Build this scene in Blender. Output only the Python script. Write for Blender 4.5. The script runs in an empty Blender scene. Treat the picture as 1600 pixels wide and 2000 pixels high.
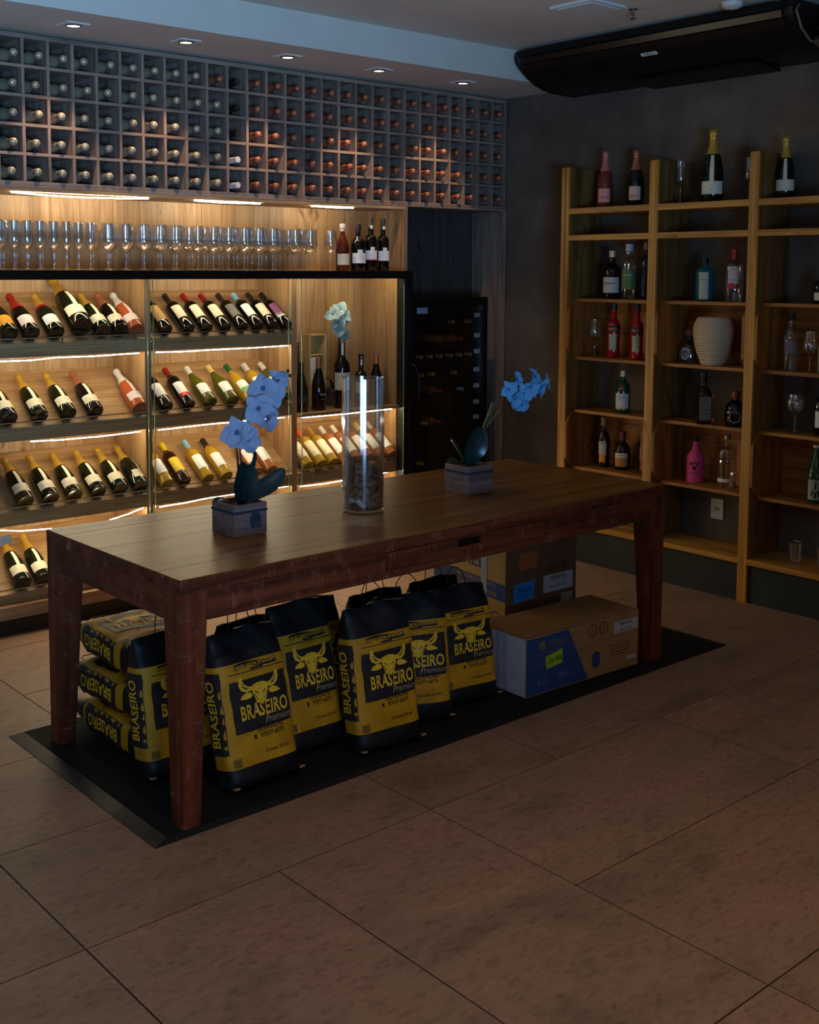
import bpy, bmesh, math, random
from math import sin, cos, pi, radians as RAD
from mathutils import Vector, Matrix, Euler
from mathutils.geometry import tessellate_polygon

sc = bpy.context.scene
COL = sc.collection
rnd = random.Random(7)

# ------------------------------------------------------------------ camera
cam = bpy.data.cameras.new('camera')
cam_o = bpy.data.objects.new('camera', cam)
COL.objects.link(cam_o)
cam.sensor_fit = 'HORIZONTAL'
cam.sensor_width = 36.0
cam.lens = 2256.988 / 1600 * 36.0
cam.shift_x = (800 - 681.277) / 1600
cam.shift_y = -(1000 - 736.412) / 1600
cam.clip_start = 0.05
yaw, pit, rol = RAD(39.53641), RAD(5.22548), RAD(0.09406)
fw = Vector((sin(yaw) * cos(pit), cos(yaw) * cos(pit), -sin(pit)))
rt = Vector((cos(yaw), -sin(yaw), 0))
up = rt.cross(fw)
rt2 = rt * cos(rol) + up * sin(rol)
up2 = -rt * sin(rol) + up * cos(rol)
mw = Matrix((rt2, up2, -fw)).transposed().to_4x4()
mw.translation = (-5.69841, -5.26207, 1.73189)
cam_o.matrix_world = mw
sc.camera = cam_o

# ------------------------------------------------------------------ world, daylight, exposure
wd = bpy.data.worlds.new('World')
sc.world = wd
wd.use_nodes = True
wd.node_tree.nodes['Background'].inputs[0].default_value = (1.0, 0.68, 0.44, 1)
wd.node_tree.nodes['Background'].inputs[1].default_value = 0.13

def area_light(name, loc, target, sx, sy, power, col):
    l = bpy.data.lights.new(name, 'AREA')
    l.shape = 'RECTANGLE'; l.size = sx; l.size_y = sy; l.energy = power; l.color = col
    o = bpy.data.objects.new(name, l); COL.objects.link(o)
    o.location = loc
    o.rotation_euler = (Vector(target) - Vector(loc)).to_track_quat('-Z', 'Y').to_euler()
    return o
# daylight coming in through the shop front, behind and to one side of the camera
area_light('window_daylight', (-6.9, -8.2, 0.7), (-3.6, -0.5, 4.6), 2.0, 1.4, 95, (0.20, 0.50, 1.0)).data.spread = RAD(66)
# a warm ceiling spot of the room in front of the table
def ceiling_spot(x, y, power, size):
    l = bpy.data.lights.new('ceiling_spot', 'SPOT')
    l.energy = power; l.color = (1.0, 0.62, 0.36); l.spot_size = RAD(size); l.spot_blend = 0.9; l.shadow_soft_size = 0.06
    o = bpy.data.objects.new('ceiling_spot', l); COL.objects.link(o); o.location = (x, y, 3.0)
ceiling_spot(-4.1, -4.35, 66, 118)
ceiling_spot(-1.9, -4.9, 26, 110)

sc.view_settings.view_transform = 'Standard'
sc.view_settings.look = 'None'
sc.view_settings.exposure = 0.0
sc.view_settings.gamma = 1.0
sc.view_settings.use_curve_mapping = False
cy = sc.cycles
cy.use_denoising = True
cy.max_bounces = 10
cy.diffuse_bounces = 4
cy.glossy_bounces = 4
cy.transmission_bounces = 8
cy.transparent_max_bounces = 40
cy.caustics_reflective = False
cy.caustics_refractive = False
cy.sample_clamp_indirect = 3.0

# ------------------------------------------------------------------ materials
def nodes_of(m):
    m.use_nodes = True
    nt = m.node_tree
    return nt, nt.nodes, nt.links, nt.nodes['Principled BSDF']

def S(r, g, b):
    f = lambda v: (v / 255 / 12.92) if v <= 10 else ((v / 255 + 0.055) / 1.055) ** 2.4
    return (f(r), f(g), f(b), 1)

MATS = {}
def M(name, col, rough=0.5, metal=0.0, spec=0.5, coat=0.0, trans=0.0, ior=1.45, emit=0.0, sheen=0.0):
    if name in MATS: return MATS[name]
    m = bpy.data.materials.new(name)
    nt, nd, lk, b = nodes_of(m)
    b.inputs['Base Color'].default_value = col
    b.inputs['Roughness'].default_value = rough
    b.inputs['Metallic'].default_value = metal
    b.inputs['Specular IOR Level'].default_value = spec
    b.inputs['Coat Weight'].default_value = coat
    b.inputs['Transmission Weight'].default_value = trans
    b.inputs['IOR'].default_value = ior
    if emit:
        b.inputs['Emission Color'].default_value = col
        b.inputs['Emission Strength'].default_value = emit
    MATS[name] = m
    return m

def noise_chain(nd, lk, scale_vec, nscale, detail=4, rough=0.55, dist=0.0, rand=True):
    tc = nd.new('ShaderNodeTexCoord')
    mp = nd.new('ShaderNodeMapping')
    mp.inputs['Scale'].default_value = scale_vec
    if rand:
        oi = nd.new('ShaderNodeObjectInfo')
        mu = nd.new('ShaderNodeMath'); mu.operation = 'MULTIPLY'; mu.inputs[1].default_value = 37.0
        lk.new(oi.outputs['Random'], mu.inputs[0])
        ad = nd.new('ShaderNodeVectorMath'); ad.operation = 'ADD'
        lk.new(tc.outputs['Object'], ad.inputs[0]); lk.new(mu.outputs[0], ad.inputs[1])
        lk.new(ad.outputs[0], mp.inputs['Vector'])
    else:
        lk.new(tc.outputs['Object'], mp.inputs['Vector'])
    n = nd.new('ShaderNodeTexNoise')
    n.inputs['Scale'].default_value = nscale
    n.inputs['Detail'].default_value = detail
    n.inputs['Roughness'].default_value = rough
    n.inputs['Distortion'].default_value = dist
    lk.new(mp.outputs[0], n.inputs['Vector'])
    return n

def ramp(nd, lk, src, stops):
    r = nd.new('ShaderNodeValToRGB')
    e = r.color_ramp.elements
    while len(e) < len(stops): e.new(0.5)
    for k, (p, c) in enumerate(stops):
        e[k].position = p; e[k].color = c
    lk.new(src, r.inputs[0])
    return r

def mix(nd, lk, fac, a, b, mode='MIX'):
    x = nd.new('ShaderNodeMix'); x.data_type = 'RGBA'; x.blend_type = mode
    if isinstance(fac, float): x.inputs[0].default_value = fac
    else: lk.new(fac, x.inputs[0])
    for s, i in ((a, 6), (b, 7)):
        if isinstance(s, tuple): x.inputs[i].default_value = s
        else: lk.new(s, x.inputs[i])
    return x.outputs[2]

def wood(name, c_dark, c_mid, c_light, axis='X', rough=0.45, grain=1.0, spec=0.4, bump=0.15, knots=True):
    if name in MATS: return MATS[name]
    m = bpy.data.materials.new(name)
    nt, nd, lk, b = nodes_of(m)
    st = {'X': (0.8, 14, 14), 'Y': (14, 0.8, 14), 'Z': (14, 14, 0.8)}[axis]
    n1 = noise_chain(nd, lk, tuple(v * grain for v in st), 1.6, 5, 0.6, 0.6)
    st2 = {'X': (3, 120, 120), 'Y': (120, 3, 120), 'Z': (120, 120, 3)}[axis]
    n2 = noise_chain(nd, lk, tuple(v * grain for v in st2), 1.0, 3, 0.6)
    r1 = ramp(nd, lk, n1.outputs['Fac'], [(0.3, c_dark), (0.5, c_mid), (0.72, c_light)])
    r2 = ramp(nd, lk, n2.outputs['Fac'], [(0.35, (0.72, 0.68, 0.62, 1)), (0.6, (1, 1, 1, 1))])
    c = mix(nd, lk, 0.8, r1.outputs[0], r2.outputs[0], 'MULTIPLY')
    if knots:
        st3 = {'X': (3, 9, 9), 'Y': (9, 3, 9), 'Z': (9, 9, 3)}[axis]
        n3 = noise_chain(nd, lk, st3, 1.0, 2, 0.5, 1.5)
        r3 = ramp(nd, lk, n3.outputs['Fac'], [(0.24, (0.35, 0.28, 0.22, 1)), (0.31, (1, 1, 1, 1))])
        c = mix(nd, lk, 0.8, c, r3.outputs[0], 'MULTIPLY')
    lk.new(c, b.inputs['Base Color'])
    b.inputs['Roughness'].default_value = rough
    b.inputs['Specular IOR Level'].default_value = spec
    bp = nd.new('ShaderNodeBump'); bp.inputs['Strength'].default_value = bump; bp.inputs['Distance'].default_value = 0.002
    lk.new(n2.outputs['Fac'], bp.inputs['Height']); lk.new(bp.outputs[0], b.inputs['Normal'])
    MATS[name] = m
    return m

def cloudy(name, stops, scale, detail=6, rough=0.7, spec=0.3, scale2=None, stops2=None, bump=0.0, vec=(1, 1, 1), rand=True):
    m = bpy.data.materials.new(name)
    nt, nd, lk, b = nodes_of(m)
    n1 = noise_chain(nd, lk, vec, scale, detail, 0.62, 0.4, rand)
    r1 = ramp(nd, lk, n1.outputs['Fac'], stops)
    c = r1.outputs[0]
    if scale2:
        n2 = noise_chain(nd, lk, vec, scale2, 5, 0.7, 0.2, rand)
        r2 = ramp(nd, lk, n2.outputs['Fac'], stops2)
        c = mix(nd, lk, 1.0, c, r2.outputs[0], 'MULTIPLY')
        if bump:
            bp = nd.new('ShaderNodeBump'); bp.inputs['Strength'].default_value = bump; bp.inputs['Distance'].default_value = 0.003
            lk.new(n2.outputs['Fac'], bp.inputs['Height']); lk.new(bp.outputs[0], b.inputs['Normal'])
    lk.new(c, b.inputs['Base Color'])
    b.inputs['Roughness'].default_value = rough
    b.inputs['Specular IOR Level'].default_value = spec
    MATS[name] = m
    return m

def thin_glass(name, tint, lo=0.04, hi=0.75, rough=0.02, power=2.5, gcol=(1, 1, 1, 1)):
    m = bpy.data.materials.new(name); m.use_nodes = True
    nt = m.node_tree; nd = nt.nodes; lk = nt.links
    nd.remove(nd['Principled BSDF'])
    out = nd['Material Output']
    t = nd.new('ShaderNodeBsdfTransparent'); t.inputs[0].default_value = tint
    g = nd.new('ShaderNodeBsdfGlossy'); g.inputs['Roughness'].default_value = rough; g.inputs[0].default_value = gcol
    lw = nd.new('ShaderNodeLayerWeight'); lw.inputs[0].default_value = 0.5
    pw = nd.new('ShaderNodeMath'); pw.operation = 'POWER'; pw.inputs[1].default_value = power
    lk.new(lw.outputs['Facing'], pw.inputs[0])
    mr = nd.new('ShaderNodeMapRange'); mr.inputs['To Min'].default_value = lo; mr.inputs['To Max'].default_value = hi
    lk.new(pw.outputs[0], mr.inputs[0])
    mx = nd.new('ShaderNodeMixShader')
    lk.new(mr.outputs[0], mx.inputs[0]); lk.new(t.outputs[0], mx.inputs[1]); lk.new(g.outputs[0], mx.inputs[2])
    lk.new(mx.outputs[0], out.inputs[0])
    MATS[name] = m
    return m

OAK = dict(c_dark=S(150, 112, 74), c_mid=S(186, 146, 100), c_light=S(204, 166, 118))
oak_x = wood('oak_laminate_x', axis='X', **OAK)
oak_z = wood('oak_laminate_z', axis='Z', **OAK)
oak_y = wood('oak_laminate_y', axis='Y', **OAK)
RK = dict(c_dark=S(112, 92, 80), c_mid=S(158, 132, 114), c_light=S(176, 150, 130))  # same oak laminate, the cool light on the rack greyed into its colour
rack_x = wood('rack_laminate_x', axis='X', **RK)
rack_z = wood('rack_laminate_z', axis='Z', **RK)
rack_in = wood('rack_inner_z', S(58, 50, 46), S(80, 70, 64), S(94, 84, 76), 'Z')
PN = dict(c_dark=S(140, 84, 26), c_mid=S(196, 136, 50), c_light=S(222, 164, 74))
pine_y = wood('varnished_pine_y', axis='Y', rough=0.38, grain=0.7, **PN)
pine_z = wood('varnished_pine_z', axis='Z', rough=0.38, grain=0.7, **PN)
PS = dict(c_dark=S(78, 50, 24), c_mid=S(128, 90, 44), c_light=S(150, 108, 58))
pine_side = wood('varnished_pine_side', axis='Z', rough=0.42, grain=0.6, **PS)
crate_w = wood('crate_pine_y', S(120, 68, 20), S(178, 112, 40), S(205, 138, 56), 'Y', rough=0.5, grain=0.8)
crate_z = wood('crate_pine_z', S(104, 58, 20), S(160, 98, 38), S(186, 120, 50), 'Z', rough=0.5, grain=0.8)
top_w = wood('table_top_wood', S(84, 48, 14), S(130, 82, 26), S(152, 102, 38), 'X', rough=0.34, grain=0.7, spec=0.4, bump=0.08)

def scraped(name, axis):
    m = bpy.data.materials.new(name)
    nt, nd, lk, b = nodes_of(m)
    st = {'X': (1.0, 16, 16), 'Y': (16, 1.0, 16), 'Z': (16, 16, 1.0)}[axis]
    n1 = noise_chain(nd, lk, st, 1.5, 5, 0.6, 0.5)
    r1 = ramp(nd, lk, n1.outputs['Fac'], [(0.3, S(54, 22, 10)), (0.55, S(104, 46, 22)), (0.75, S(128, 62, 32))])
    across = {'X': (420, 14, 14), 'Y': (14, 420, 14), 'Z': (22, 22, 380)}[axis]
    n2 = noise_chain(nd, lk, across, 1.0, 2, 0.5)
    r2 = ramp(nd, lk, n2.outputs['Fac'], [(0.56, (0, 0, 0, 1)), (0.66, (1, 1, 1, 1))])
    along = {'X': (16, 420, 420), 'Y': (420, 16, 420), 'Z': (420, 420, 20)}[axis]
    n3 = noise_chain(nd, lk, along, 1.0, 2, 0.5)
    r3 = ramp(nd, lk, n3.outputs['Fac'], [(0.6, (0, 0, 0, 1)), (0.7, (1, 1, 1, 1))])
    n4 = noise_chain(nd, lk, (1, 1, 1), 17.0, 3, 0.6)
    r4 = ramp(nd, lk, n4.outputs['Fac'], [(0.48, (0, 0, 0, 1)), (0.66, (1, 1, 1, 1))])
    mx = nd.new('ShaderNodeMath'); mx.operation = 'MAXIMUM'
    lk.new(r2.outputs[0], mx.inputs[0]); lk.new(r3.outputs[0], mx.inputs[1])
    ml = nd.new('ShaderNodeMath'); ml.operation = 'MULTIPLY'
    lk.new(mx.outputs[0], ml.inputs[0]); lk.new(r4.outputs[0], ml.inputs[1])
    m2 = nd.new('ShaderNodeMath'); m2.operation = 'MULTIPLY'; m2.inputs[1].default_value = 0.75
    lk.new(ml.outputs[0], m2.inputs[0])
    c = mix(nd, lk, m2.outputs[0], r1.outputs[0], S(172, 118, 88))
    lk.new(c, b.inputs['Base Color'])
    b.inputs['Roughness'].default_value = 0.5
    b.inputs['Specular IOR Level'].default_value = 0.3
    MATS[name] = m
    return m
scr_x = scraped('scraped_table_wood_x', 'X')
scr_y = scraped('scraped_table_wood_y', 'Y')
scr_z = scraped('scraped_table_wood_z', 'Z')

paint = cloudy('cream_wall_paint', [(0.3, S(216, 202, 180)), (0.7, S(228, 215, 194))], 1.5, 3, 0.8)
plaster = cloudy('burnt_cement_plaster', [(0.3, S(88, 76, 64)), (0.5, S(108, 94, 79)), (0.75, S(132, 116, 98))], 1.6, 8, 0.75, 0.25,
                 7.0, [(0.3, (0.82, 0.82, 0.82, 1)), (0.7, (1, 1, 1, 1))], rand=False)
dark_skirt = cloudy('dark_painted_board', [(0.3, S(40, 43, 38)), (0.7, S(52, 55, 49))], 3.0, 4, 0.6)
tile_m = cloudy('stoneware_tile', [(0.25, S(122, 96, 74)), (0.5, S(152, 122, 97)), (0.62, S(160, 120, 98)), (0.8, S(172, 145, 114))], 2.2, 7, 0.55, 0.35,
                26.0, [(0.3, (0.6, 0.56, 0.5, 1)), (0.5, (0.94, 0.92, 0.9, 1)), (0.7, (1, 1, 1, 1))], 0.12, (1, 2.2, 1))
grout = M('tile_grout', S(34, 27, 22), 0.9)
black_m = M('black_lacquered_metal', S(16, 15, 14), 0.28, 0.0, 0.5)
black_pl = M('black_plastic', S(13, 12, 11), 0.42)
black_soft = M('black_satin', S(20, 19, 18), 0.55)
chrome = M('chrome_rail', S(210, 205, 195), 0.18, 1.0)
steel = M('steel', S(150, 148, 144), 0.3, 1.0)
led_m = M('led_strip_glow', (1.0, 0.84, 0.58, 1), emit=185.0)
led_back = M('led_tape', S(215, 215, 225), 0.5)
lamp_glow = M('downlight_glow', (1.0, 0.86, 0.66, 1), emit=14.0)
white_pl = M('white_plastic', S(226, 222, 212), 0.4)
glass_clear = thin_glass('clear_glass', (0.97, 0.975, 0.97, 1), 0.10, 1.0, 0.10, 1.6)
glass_pane = thin_glass('pane_glass', (0.95, 0.965, 0.95, 1), 0.025, 0.6, 0.01, 4.0)
glass_edge = M('pane_edge', S(150, 175, 140), 0.2, 0.0, 0.5, 0.0, 0.3)
glass_smoke = thin_glass('smoked_glass', (0.86, 0.82, 0.78, 1), 0.05, 0.6, 0.02, 4.0)
glass_bottle = thin_glass('clear_bottle_glass', (0.86, 0.86, 0.84, 1), 0.10, 0.9, 0.06, 1.6)
glass_smoky = thin_glass('smoky_bottle_glass', (0.60, 0.66, 0.70, 1), 0.10, 0.9, 0.06, 1.6)
gl_green = M('dark_green_bottle_glass', S(14, 22, 10), 0.06, 0.0, 0.6)
gl_black = M('black_wine_bottle_glass', S(12, 10, 11), 0.06, 0.0, 0.6)
gl_olive = M('olive_bottle_glass', S(96, 96, 18), 0.08, 0.0, 0.6, 0, 0.35)
gl_yellow = M('straw_wine_bottle', S(214, 168, 44), 0.08, 0.0, 0.6, 0, 0.4)
gl_rose = M('rose_wine_bottle', S(226, 110, 62), 0.08, 0.0, 0.6, 0, 0.4)
gl_salmon = M('salmon_wine_bottle', S(206, 126, 74), 0.08, 0.0, 0.6, 0, 0.4)
gl_red = M('red_aperitif_bottle', S(190, 18, 22), 0.08, 0.0, 0.6, 0, 0.2)
gl_teal = M('teal_gin_bottle', S(20, 120, 132), 0.08, 0, 0.6, 0, 0.4)
gl_brown = M('brown_bottle_glass', S(40, 16, 8), 0.07, 0, 0.6)
gl_emer = M('emerald_bottle_glass', S(14, 74, 34), 0.08, 0, 0.6, 0, 0.2)
gl_pink = M('pink_matt_bottle', S(226, 74, 128), 0.5)
f_gold = M('gold_foil', S(214, 170, 66), 0.34, 0.45)
f_pale = M('pale_gold_foil', S(206, 186, 150), 0.32, 0.45)
f_copper = M('copper_foil', S(190, 116, 84), 0.32, 0.45)
f_red = M('red_foil', S(170, 40, 36), 0.38, 0.3)
f_dark = M('dark_capsule', S(44, 40, 38), 0.4, 0.2)
f_white = M('white_capsule', S(226, 220, 204), 0.45)
f_blue = M('pale_blue_capsule', S(140, 190, 214), 0.45)
f_green = M('green_capsule', S(26, 92, 54), 0.4)
f_yellow = M('yellow_capsule', S(238, 206, 26), 0.4)
f_cream = M('cream_capsule', S(222, 190, 110), 0.45)
f_orange = M('orange_capsule', S(214, 92, 48), 0.4)
ink = M('black_ink', S(24, 22, 22), 0.6)
ink_red = M('red_ink', S(190, 44, 32), 0.6)
ink_yel = M('yellow_ink', S(236, 184, 40), 0.55)
ink_white = M('white_ink', S(230, 226, 214), 0.55)
ink_blue = M('blue_ink', S(44, 76, 128), 0.55)

def label_mat(name, base, line, dens=190.0):
    if name in MATS: return MATS[name]
    m = bpy.data.materials.new(name)
    nt, nd, lk, b = nodes_of(m)
    n = noise_chain(nd, lk, (60, 60, dens), 1.0, 3, 0.6)
    r = ramp(nd, lk, n.outputs['Fac'], [(0.36, line), (0.44, base)])
    c = mix(nd, lk, 0.35, base, r.outputs[0])
    lk.new(c, b.inputs['Base Color'])
    b.inputs['Roughness'].default_value = 0.55
    MATS[name] = m
    return m
lb_cream = label_mat('cream_label', S(236, 224, 190), S(120, 100, 70))
lb_white = label_mat('white_label', S(240, 238, 230), S(120, 118, 112))
lb_orange = label_mat('orange_label', S(236, 160, 30), S(150, 80, 20))
lb_grey = label_mat('grey_label', S(96, 96, 96), S(180, 160, 140))
lb_tan = label_mat('tan_label', S(206, 160, 96), S(120, 80, 40))
lb_pink = label_mat('pink_label', S(244, 222, 210), S(180, 120, 110))
lb_yellow = label_mat('yellow_label', S(240, 204, 40), S(120, 90, 20))
lb_violet = label_mat('violet_label', S(122, 70, 110), S(210, 120, 120), 60)
lb_black = label_mat('black_label', S(30, 28, 26), S(170, 160, 140))

# ------------------------------------------------------------------ geometry helpers
def tag(o, label, cat, group=None):
    o['label'] = label; o['category'] = cat
    if group: o['group'] = group
    return o

def link(name, me, parent=None):
    o = bpy.data.objects.new(name, me)
    COL.objects.link(o)
    if parent: o.parent = parent
    return o

def thing(name, label, cat, loc=(0, 0, 0), rotz=0.0, group=None):
    o = link(name, None)
    o.empty_display_size = 0.05
    o.location = loc; o.rotation_euler = (0, 0, rotz)
    return tag(o, label, cat, group)

class B:
    """collects shapes into one mesh; T gives the thing whose location the world coordinates are taken from"""
    def __init__(s, T=None):
        s.b = bmesh.new()
        s.o = -Vector(T.location) if T is not None else Vector((0, 0, 0))
    def v(s, p): return s.b.verts.new(Vector(p) + s.o)
    def box(s, x0, y0, z0, x1, y1, z1):
        x0, x1 = sorted((x0, x1)); y0, y1 = sorted((y0, y1)); z0, z1 = sorted((z0, z1))
        a = [s.v(p) for p in ((x0, y0, z0), (x1, y0, z0), (x1, y1, z0), (x0, y1, z0), (x0, y0, z1), (x1, y0, z1), (x1, y1, z1), (x0, y1, z1))]
        for f in ((3, 2, 1, 0), (4, 5, 6, 7), (0, 1, 5, 4), (1, 2, 6, 5), (2, 3, 7, 6), (3, 0, 4, 7)):
            s.b.faces.new([a[i] for i in f])
        return s
    def hexa(s, bot, top):
        a = [s.v(p) for p in bot] + [s.v(p) for p in top]
        for f in ((3, 2, 1, 0), (4, 5, 6, 7), (0, 1, 5, 4), (1, 2, 6, 5), (2, 3, 7, 6), (3, 0, 4, 7)):
            s.b.faces.new([a[i] for i in f])
        return s
    def lathe(s, prof, c=(0, 0, 0), seg=20, flip=False):
        rings = []
        for r, z in prof:
            if r < 1e-6: rings.append([s.v((c[0], c[1], c[2] + z))])
            else: rings.append([s.v((c[0] + r * cos(2 * pi * k / seg), c[1] + r * sin(2 * pi * k / seg), c[2] + z)) for k in range(seg)])
        for p, q in zip(rings, rings[1:]):
            for k in range(seg):
                k2 = (k + 1) % seg
                if len(p) == 1 and len(q) == 1: continue
                if len(p) == 1: s.b.faces.new((p[0], q[k2], q[k]))
                elif len(q) == 1: s.b.faces.new((p[k], p[k2], q[0]))
                else: s.b.faces.new((p[k], p[k2], q[k2], q[k]))
        return s
    def tube(s, pts, r, seg=8, closed=False, radii=None):
        pts = [Vector(p) for p in pts]
        rings = []; n = len(pts); ref = None
        for i, p in enumerate(pts):
            if closed: d = pts[(i + 1) % n] - pts[i - 1]
            else: d = pts[min(i + 1, n - 1)] - pts[max(i - 1, 0)]
            d.normalize()
            if ref is None:
                ref = Vector((0, 0, 1)) if abs(d.z) < 0.9 else Vector((1, 0, 0))
            a = ref - d * ref.dot(d); a.normalize(); ref = a
            c = d.cross(a)
            rr = radii[i] if radii else r
            rings.append([s.v(p + (a * cos(2 * pi * k / seg) + c * sin(2 * pi * k / seg)) * rr) for k in range(seg)])
        m = n if closed else n - 1
        for i in range(m):
            p, q = rings[i], rings[(i + 1) % n]
            for k in range(seg):
                k2 = (k + 1) % seg
                s.b.faces.new((p[k], p[k2], q[k2], q[k]))
        if not closed:
            s.b.faces.new(list(reversed(rings[0]))); s.b.faces.new(rings[-1])
        return s
    def prism(s, pts, fn, a0, a1, holes=()):
        """polygon pts (2d) extruded; fn(u, v, a) -> 3d point"""
        loops = [list(pts)] + [list(h) for h in holes]
        tri = tessellate_polygon([[Vector((p[0], p[1], 0)) for p in l] for l in loops])
        flat = [p for l in loops for p in l]
        lo = [s.v(fn(p[0], p[1], a0)) for p in flat]; hi = [s.v(fn(p[0], p[1], a1)) for p in flat]
        for t in tri:
            s.b.faces.new([lo[i] for i in t]); s.b.faces.new([hi[i] for i in reversed(t)])
        k = 0
        for l in loops:
            n = len(l)
            for i in range(n):
                j = (i + 1) % n
                s.b.faces.new((lo[k + i], hi[k + i], hi[k + j], lo[k + j]))
            k += n
        bmesh.ops.recalc_face_normals(s.b, faces=s.b.faces)
        return s
    def grid(s, fn, nu, nv):
        g = [[s.v(fn(i / nu, j / nv)) for j in range(nv + 1)] for i in range(nu + 1)]
        for i in range(nu):
            for j in range(nv):
                s.b.faces.new((g[i][j], g[i + 1][j], g[i + 1][j + 1], g[i][j + 1]))
        return s
    def mesh(s, name, mat, smooth=False, bevel=0.0, seg=1):
        if bevel:
            bmesh.ops.bevel(s.b, geom=[e for e in s.b.edges if e.calc_face_angle(0) > 0.6], offset=bevel, segments=seg, affect='EDGES', profile=0.5, clamp_overlap=True)
        me = bpy.data.meshes.new(name)
        s.b.to_mesh(me); s.b.free()
        if mat: me.materials.append(mat)
        if smooth: me.polygons.foreach_set('use_smooth', [True] * len(me.polygons)); me.set_sharp_from_angle(angle=0.7)
        return me
    def build(s, name, mat, parent=None, smooth=False, bevel=0.0, seg=1):
        return link(name, s.mesh(name, mat, smooth, bevel, seg), parent)

def bx(T, name, mat, x0, y0, z0, x1, y1, z1, parent=None, bevel=0.0):
    return B(T).box(x0, y0, z0, x1, y1, z1).build(name, mat, parent if parent is not None else T, bevel=bevel)

def copy_tree(o, parent=None):
    c = o.copy(); COL.objects.link(c)
    if parent: c.parent = parent
    for ch in o.children: copy_tree(ch, c)
    return c

TXT = {}
def text2d(s, size=1.0, bold=0.0, align='CENTER', shear=0.0):
    key = (s, size, bold, align, shear)
    if key in TXT: return TXT[key]
    cu = bpy.data.curves.new('t', 'FONT')
    cu.body = s; cu.size = size; cu.align_x = align; cu.offset = bold * size; cu.shear = shear
    cu.resolution_u = 2; cu.fill_mode = 'FRONT'
    ob = bpy.data.objects.new('t', cu); COL.objects.link(ob)
    dg = bpy.context.evaluated_depsgraph_get()
    me = ob.evaluated_get(dg).to_mesh()
    r = ([(v.co.x, v.co.y) for v in me.vertices], [tuple(p.vertices) for p in me.polygons])
    ob.evaluated_get(dg).to_mesh_clear()
    bpy.data.objects.remove(ob); bpy.data.curves.remove(cu)
    TXT[key] = r
    return r

def map_text(items, fn, name, mat, parent):
    """items: (string, size, x, y, bold, align, stretch, shear) laid out on a 2d sheet, fn sends sheet to 3d"""
    vs = []; fs = []
    for it in items:
        st, size, x, y, bold, al, sx, sh = (list(it) + [0.0] * 8)[:8]
        v, f = text2d(st, size, bold, al or 'CENTER', sh)
        k = len(vs)
        vs += [fn(x + p[0] * (sx or 1.0), y + p[1]) for p in v]
        fs += [tuple(i + k for i in q) for q in f]
    me = bpy.data.meshes.new(name)
    me.from_pydata(vs, [], fs)
    me.materials.append(mat)
    return link(name, me, parent)

def flat_poly(polys, fn, name, mat, parent):
    vs = []; fs = []
    for pl in polys:
        k = len(vs)
        vs += [fn(*p) for p in pl]
        for t in tessellate_polygon([[Vector((p[0], p[1], 0)) for p in pl]]):
            fs.append(tuple(i + k for i in t))
    me = bpy.data.meshes.new(name); me.from_pydata(vs, [], fs); me.materials.append(mat)
    return link(name, me, parent)

# ------------------------------------------------------------------ the room
def struct(o): o['kind'] = 'structure'; return o

fl = struct(B().box(-9, -8.5, -0.12, 1.0, 0.6, -0.004).build('floor', grout))
def tile(x0, y0, x1, y1):
    g = 0.0024
    B(fl).box(x0 + g, y0 + g, -0.012, x1 - g, y1 - g, 0.0 - rnd.random() * 0.0004).build('tile', tile_m, fl)
W = 1.218
TILES = [(-4.4235, -3.855, -3.812, -2.662), (-3.812, -3.855, -3.2056, -2.662), (-4.40, -1.465, -3.80, -0.265),
         (-0.755, -2.662, -0.155, -1.465), (-0.155, -2.662, 0.45, -1.465)]
ROWS = [(-0.265, 0.34, [-8.08, -6.86, -5.64, -4.42, -3.2, -1.98, -0.76, 0.46]),
        (-0.865, -0.265, [-8.08, -6.86, -5.62, -4.40]), (-0.865, -0.265, [-3.80, -3.205, -1.98, -0.755, 0.46]),
        (-1.465, -0.865, [-8.08, -6.86, -5.62, -4.40]), (-1.465, -0.865, [-3.80, -2.586, -1.366, -0.155, 0.46]),
        (-2.0635, -1.465, [-8.66, -7.44, -6.22, -5.0, -3.8, -2.586, -1.366, -0.755]),
        (-2.662, -2.0635, [-8.08, -6.86, -5.64, -4.4235, -3.2056, -2.586, -1.976, -0.755]),
        (-3.2585, -2.662, [-8.08, -6.86, -5.64, -4.4235]), (-3.2585, -2.662, [-3.2056, -1.976, -0.755, 0.46]),
        (-3.855, -3.2585, [-7.47, -6.25, -5.03, -4.4235]), (-3.855, -3.2585, [-3.2056, -1.976, -0.755, 0.46]),
        (-4.4515, -3.855, [-8.08, -6.86, -5.64, -4.4235, -3.812, -3.2056, -1.976, -0.755, 0.46]),
        (-5.048, -4.4515, [-7.47, -6.25, -5.03, -3.812, -2.586, -1.366, 0.46]),
        (-5.645, -5.048, [-8.08, -6.86, -5.64, -4.42, -3.2, -1.98, -0.76, 0.46]),
        (-6.24, -5.645, [-7.47, -6.25, -5.03, -3.812, -2.586, -1.366, 0.46]),
        (-6.84, -6.24, [-8.08, -6.86, -5.64, -4.42, -3.2, -1.98, -0.76, 0.46])]
for t in TILES: tile(*t)
for y0, y1, xs in ROWS:
    for a, b in zip(xs, xs[1:]): tile(a, y0, b, y1)

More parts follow.
